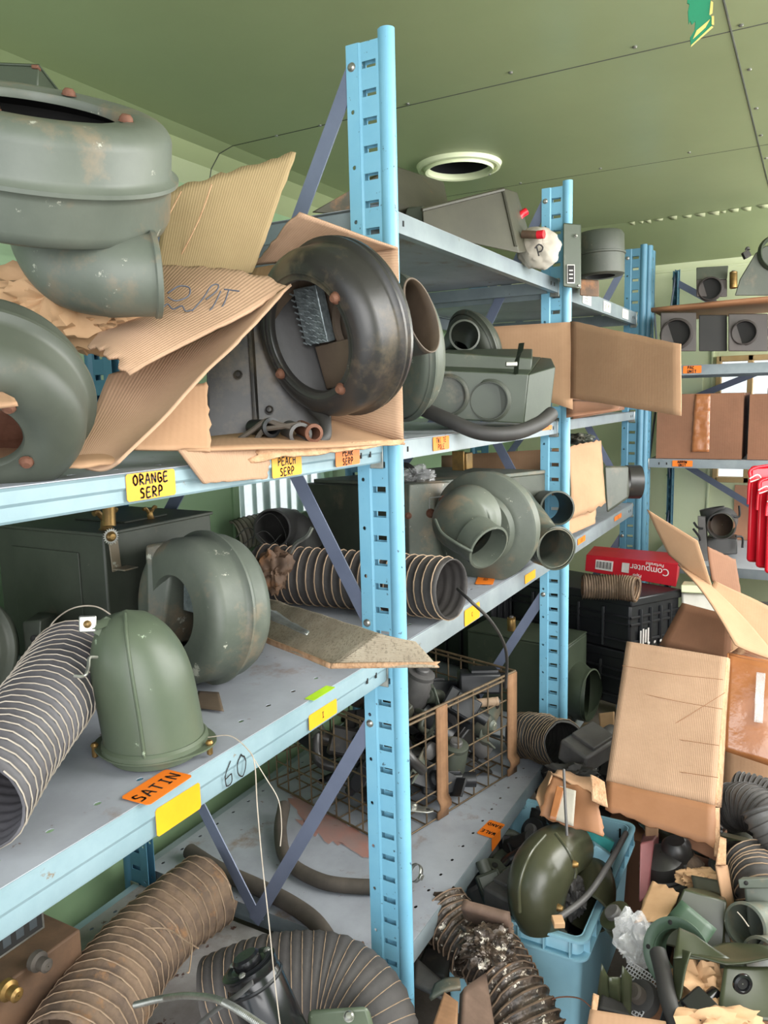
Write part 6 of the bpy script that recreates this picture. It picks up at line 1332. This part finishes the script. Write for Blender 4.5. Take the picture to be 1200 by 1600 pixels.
# grey green twin pipe casting
rt = root('twin_pipe_unit', 'grey-green metal unit with two pipe mouths at the right picture edge', 'duct', at(1185, 1500, d=1.6))
mb = MB(); mb.hexa([at(1172, 1480, d=1.58), at(1290, 1500, d=1.55), at(1290, 1470, d=1.75), at(1180, 1460, d=1.75), at(1162, 1385, d=1.60), at(1290, 1380, d=1.58), at(1290, 1375, d=1.75), at(1170, 1380, d=1.75)]); wpart(rt, 'body', mb, 'green_grey', bev=.006)
mb = MB(); mb.hexa([at(1155, 1388, d=1.58), at(1215, 1388, d=1.56), at(1215, 1380, d=1.66), at(1160, 1380, d=1.66), at(1153, 1374, d=1.58), at(1215, 1372, d=1.56), at(1215, 1370, d=1.66), at(1160, 1370, d=1.66)]); wpart(rt, 'mounting_lug', mb, 'green_grey', bev=.002)
screws(rt, [wm(rt).inverted() @ frame_m(at(1166, 1380, d=1.575), -FW)], .004, .002, 'inner_dark')
pipe(rt, 'pipe', [at(1210, 1440, d=1.60), at(1185, 1443, d=1.56), at(1164, 1446, d=1.53)], .040, 'green_grey', n=32)
pipe(rt, 'pipe', [at(1230, 1490, d=1.50), at(1208, 1495, d=1.48), at(1190, 1500, d=1.46)], .038, 'green_grey', n=32)
wirey('wire', 'short white wire in the left pipe mouth', [at(1152, 1425, d=1.50), at(1160, 1434, d=1.49), at(1170, 1448, d=1.48)], .0012, 'wire_pale')
# cardboard strip, olive housing, ring flange
rt = root('cardboard_strip', 'long bent cardboard strip between olive housing and the pipe unit', 'cardboard', at(1150, 1480, d=1.62))
panelq(rt, 'strip', [at(1142, 1478, d=1.60), at(1158, 1472, d=1.60), at(1136, 1352, d=1.72), at(1118, 1350, d=1.70)], 'cardboard_flat', nu=5, nv=16, amp=.01, sc_=14, seed=3)
panelq(rt, 'fold', [at(1142, 1478, d=1.60), at(1180, 1488, d=1.58), at(1178, 1472, d=1.60), at(1155, 1462, d=1.60)], 'cardboard_flat', nu=6, nv=4, amp=.004, seed=4)
panelq(rt, 'torn_edge', [at(1118, 1352, d=1.7), at(1134, 1352, d=1.7), at(1134, 1312, d=1.76), at(1124, 1308, d=1.76)], 'cardboard_torn', nu=5, nv=8, amp=.008, seed=5)
rt = slab('olive_housing', 'olive sheet metal housing with sloped faces in the parts heap', 'housing', [at(1032, 1475, d=1.60), at(1130, 1500, d=1.55), at(1140, 1470, d=1.75), at(1050, 1450, d=1.78)], [at(1068, 1388, d=1.62), at(1136, 1408, d=1.60), at(1130, 1392, d=1.78), at(1080, 1385, d=1.78)], 'olive_canvas')
plate('angle_sheet', 'dark grey-green angular sheet metal behind the olive housing', [at(1085, 1392, d=1.72), at(1135, 1405, d=1.70), at(1128, 1378, d=1.76), at(1080, 1368, d=1.78)], 'green_dark', .004)
rt = root('ring_flange', 'teal green flange ring with square plate in the parts heap', 'flange', at(1055, 1500, d=1.5)); mb = MB()
Mr = frame_m(at(1058, 1492, d=1.50), vdir(1055, 1490, 200, 66), UPV); Mr = wm(rt).inverted() @ Mr
mb.lathe([(.046, 0), (.066, 0), (.066, .004), (.046, .004)], 40, Mr, a0=R(-60), a1=R(215)); part(rt, 'ring', mb, 'green_teal', solid=.002)
mb = MB(); mb.lathe([(.046, 0), (.044, -.05)], 40, Mr); part(rt, 'collar', mb, 'green_teal', solid=.002)
plq = [at(1042, 1432, d=1.55), at(1065, 1406, d=1.56), at(1120, 1452, d=1.52), at(1102, 1478, d=1.50)]; panelq(rt, 'plate', [plq[0], plq[3], plq[2], plq[1]], 'green_teal', thick=.003, nu=4, nv=4, amp=0)
for a in (20, 95, 170): screws(rt, [Mr @ Matrix.Translation((.056*math.cos(R(a)), .056*math.sin(R(a)), .005))], .004, .001, 'inner_dark')
# olive canvas bag with eyelet
rt = root('canvas_bag', 'shiny olive waterproof bag with black eyelet over crumpled kraft paper', 'bag', at(1130, 1590, d=1.35))
panelq(rt, 'front_flap', [at(1120, 1588, d=1.34), at(1260, 1600, d=1.30), at(1250, 1508, d=1.36), at(1132, 1508, d=1.38)], 'olive_canvas', nu=16, nv=12, amp=.016, sc_=9, seed=4, thick=.003, bow=-.012)
panelq(rt, 'top', [at(1055, 1482, d=1.42), at(1135, 1510, d=1.38), at(1250, 1505, d=1.36), at(1160, 1478, d=1.5)], 'olive_canvas', nu=16, nv=10, amp=.02, sc_=10, seed=5, thick=.003)
panelq(rt, 'side', [at(1052, 1558, d=1.38), at(1068, 1568, d=1.36), at(1080, 1488, d=1.40), at(1053, 1480, d=1.44)], 'olive_canvas', nu=8, nv=12, amp=.02, sc_=12, seed=6, thick=.003)
panelq(rt, 'folded_corner', [at(1052, 1500, d=1.41), at(1140, 1500, d=1.40), at(1085, 1462, d=1.45), at(1060, 1452, d=1.46)], 'olive_canvas', nu=10, nv=8, amp=.016, sc_=12, seed=7, thick=.003)
part(rt, 'eyelet', MB().lathe([(.009, 0), (.012, .004), (.016, .003), (.017, -.001)], 28, wm(rt).inverted() @ frame_m(at(1160, 1537, d=1.325), -FW+RT*.1, UPV)), 'black_gloss', solid=.001)
part(rt, 'eyelet_hole', MB().lathe([(.010, .001), (.001, .0012)], 20, wm(rt).inverted() @ frame_m(at(1160, 1537, d=1.325), -FW+RT*.1, UPV)), 'inner_dark')
crumple('kraft_paper', 'crumpled light kraft paper stuffed under the olive bag', at(1098, 1545, d=1.42), .050, .045, .04, 'kraft', 91, CF.to_4x4(), cat='paper', amp=.6, nu=34, nv=22)
crumple('kraft_paper', 'crumpled light kraft paper at the bottom right corner', at(1125, 1600, d=1.33), .070, .026, .04, 'kraft', 92, CF.to_4x4(), cat='paper', amp=.6, nu=34, nv=20)
plate('kraft_paper', 'flat sheet of kraft paper behind the teal flange ring', [at(992, 1442, z=.28), at(1040, 1440, z=.30), at(1062, 1395, z=.29), at(1018, 1375, z=.27)], 'kraft', .002, 'paper', tear=(.1, .1, .1, .1))
crumple('kraft_paper', 'bunched kraft paper above the olive housing', at(1090, 1372, d=1.80), .045, .018, .03, 'kraft', 95, CF.to_4x4(), cat='paper', amp=.5)
crumple('plastic_bag', 'clear crinkled plastic bag beside the blue crate', at(992, 1468, d=1.60), .036, .05, .03, 'clear_plastic', 97, CF.to_4x4(), cat='bag', amp=.6, nu=30, nv=20)
# olive fins, white grid and knob
rt = root('finned_panel', 'olive bent metal panel with two upright fins beside the blue crate', 'panel', at(955, 1570, d=1.48))
for i, q in enumerate(([(932, 1562), (952, 1574), (950, 1525), (940, 1506)], [(952, 1574), (968, 1582), (970, 1528), (951, 1527)], [(968, 1584), (986, 1592), (987, 1527), (972, 1508)])):
    panelq(rt, 'fin', [at(*p, d=1.46-.01*j) for j, p in enumerate(q)], 'olive_canvas', thick=.003, nu=3, nv=4, amp=.001)
rt = root('wire_grid', 'white wire grid lying under the black knob', 'grid', at(990, 1580, d=1.5)); G = [at(948, 1560, d=1.54), at(1000, 1592, d=1.46), at(1035, 1535, d=1.52), at(985, 1502, d=1.60)]
mb = MB()
for i in range(13):
    mb.tube([G[0].lerp(G[1], i/12), G[3].lerp(G[2], i/12)], .0012, 4, sm=1); mb.tube([G[0].lerp(G[3], i/12)+Vector((0, 0, .001)), G[1].lerp(G[2], i/12)+Vector((0, 0, .001))], .0012, 4, sm=1)
wpart(rt, 'mesh', mb, 'grid_white')
rt = root('knob', 'round dark rubber knob on the white wire grid', 'knob', at(1003, 1560, d=1.5)); Mk = frame_m(Vector(), vdir(1000, 1545, 150, 60), UPV)
part(rt, 'base', MB().lathe([(.032, -.01), (.034, 0), (.030, .012), (.018, .016), (.001, .016)], 28, Mk), 'rubber'); part(rt, 'stem', MB().lathe([(.017, .015), (.016, .036), (.012, .040), (.001, .040)], 24, Mk), 'rubber_dusty')
rhose('rubber_hose', 'thick black rubber hose coming out of the teal flange ring', [at(1028, 1488, d=1.46), at(1036, 1520, d=1.42), at(1044, 1560, d=1.37), at(1062, 1610, d=1.32)], .0155, 'rubber', n=20)
gearbox('part_housing', 'shiny black fitting at the bottom edge beside the kraft paper', frame_m(at(1082, 1592, d=1.36), (-.3, -.2, 1), (1, -.5, 0)), .8, 'black_gloss', None)
panelr = root('carton', 'opened cardboard carton rim at the bottom right edge', 'box', at(985, 1600, d=1.36))
panelq(panelr, 'rim_panel', [at(915, 1620, d=1.36), at(1050, 1640, d=1.30), at(1040, 1596, d=1.33), at(922, 1577, d=1.38)], 'cardboard_flat', nu=12, nv=5, amp=.004, seed=4)
panelq(panelr, 'corner_flap', [at(924, 1580, d=1.38), at(932, 1584, d=1.38), at(936, 1556, d=1.42), at(927, 1552, d=1.42)], 'cardboard_torn', nu=4, nv=5, amp=.004, seed=4)
plate('rubber_sheet', 'dark rubber sheet scrap behind the cardboard rim', [at(935, 1576, d=1.42), at(985, 1588, d=1.40), at(972, 1568, d=1.45), at(942, 1548, d=1.46)], 'rubber', .003, 'scrap')
# things behind: maroon box, black round parts, tan ball
rt = slab('maroon_box', 'faded maroon box standing behind the blue crate', 'box', [at(998, 1412, d=1.80), at(1012, 1402, d=1.82), at(1026, 1390, d=2.0), at(1006, 1392, d=2.0)], [at(1000, 1318, d=1.88), at(1022, 1312, d=1.90), at(1030, 1300, d=2.05), at(1004, 1302, d=2.05)], 'maroon')
for i, (x, y, r) in enumerate(((1035, 1350, .052), (1058, 1330, .036))):
    rt = root('round_cap', ['large black round cap in the heap behind the kraft paper', 'smaller black cap leaning on the large round cap'][i], 'cap', at(x, y, d=1.9)); Mk = frame_m(Vector(), vdir(x, y, 100, 40), UPV)
    part(rt, 'shell', MB().lathe([(r, -.02), (r*1.05, 0), (r*.95, .02), (r*.6, .032), (.001, .034)], 32, Mk), 'black_paint'); part(rt, 'rim', MB().lathe([(r*1.05, -.022), (r*1.1, -.016), (r*1.05, -.01)], 32, Mk), 'grey_plastic')
crumple('tan_ball', 'round tan lump behind the black caps', at(1082, 1354, d=1.88), .028, .026, .025, 'duct_brown', 99, CF.to_4x4(), cat='ball', amp=.15)
plate('cardboard_flap', 'dark brown cardboard flap under the large leaning sheet', [at(1052, 1312, d=1.92), at(1125, 1348, d=1.82), at(1118, 1322, d=1.86), at(1060, 1290, d=1.98)], 'cardboard_dark', .003, 'cardboard')
plate('cardboard_flap', 'small tan cardboard piece at the right corner of the blue crate', [at(1008, 1314, d=1.98), at(1028, 1308, d=1.98), at(1030, 1286, d=2.05), at(1008, 1280, d=2.05)], 'cardboard_flat', .003, 'cardboard')
random.seed(33)
scatter(40, lambda: Vector((random.uniform(.0, .82), random.uniform(-.80, -.46), 0)), lambda p: random.uniform(.10, .19), ['black_plastic', 'inner_dark', 'grey_plastic', 'olive_canvas', 'green_dark'], 'right of the crate', 'in the right heap', 1.0, 2.0, loc=lambda p: 'at the '+('near' if p.x < .4 else 'middle' if p.x < .7 else 'far')+' end, '+('close' if p.y > -.57 else 'a little' if p.y > -.69 else 'further'))
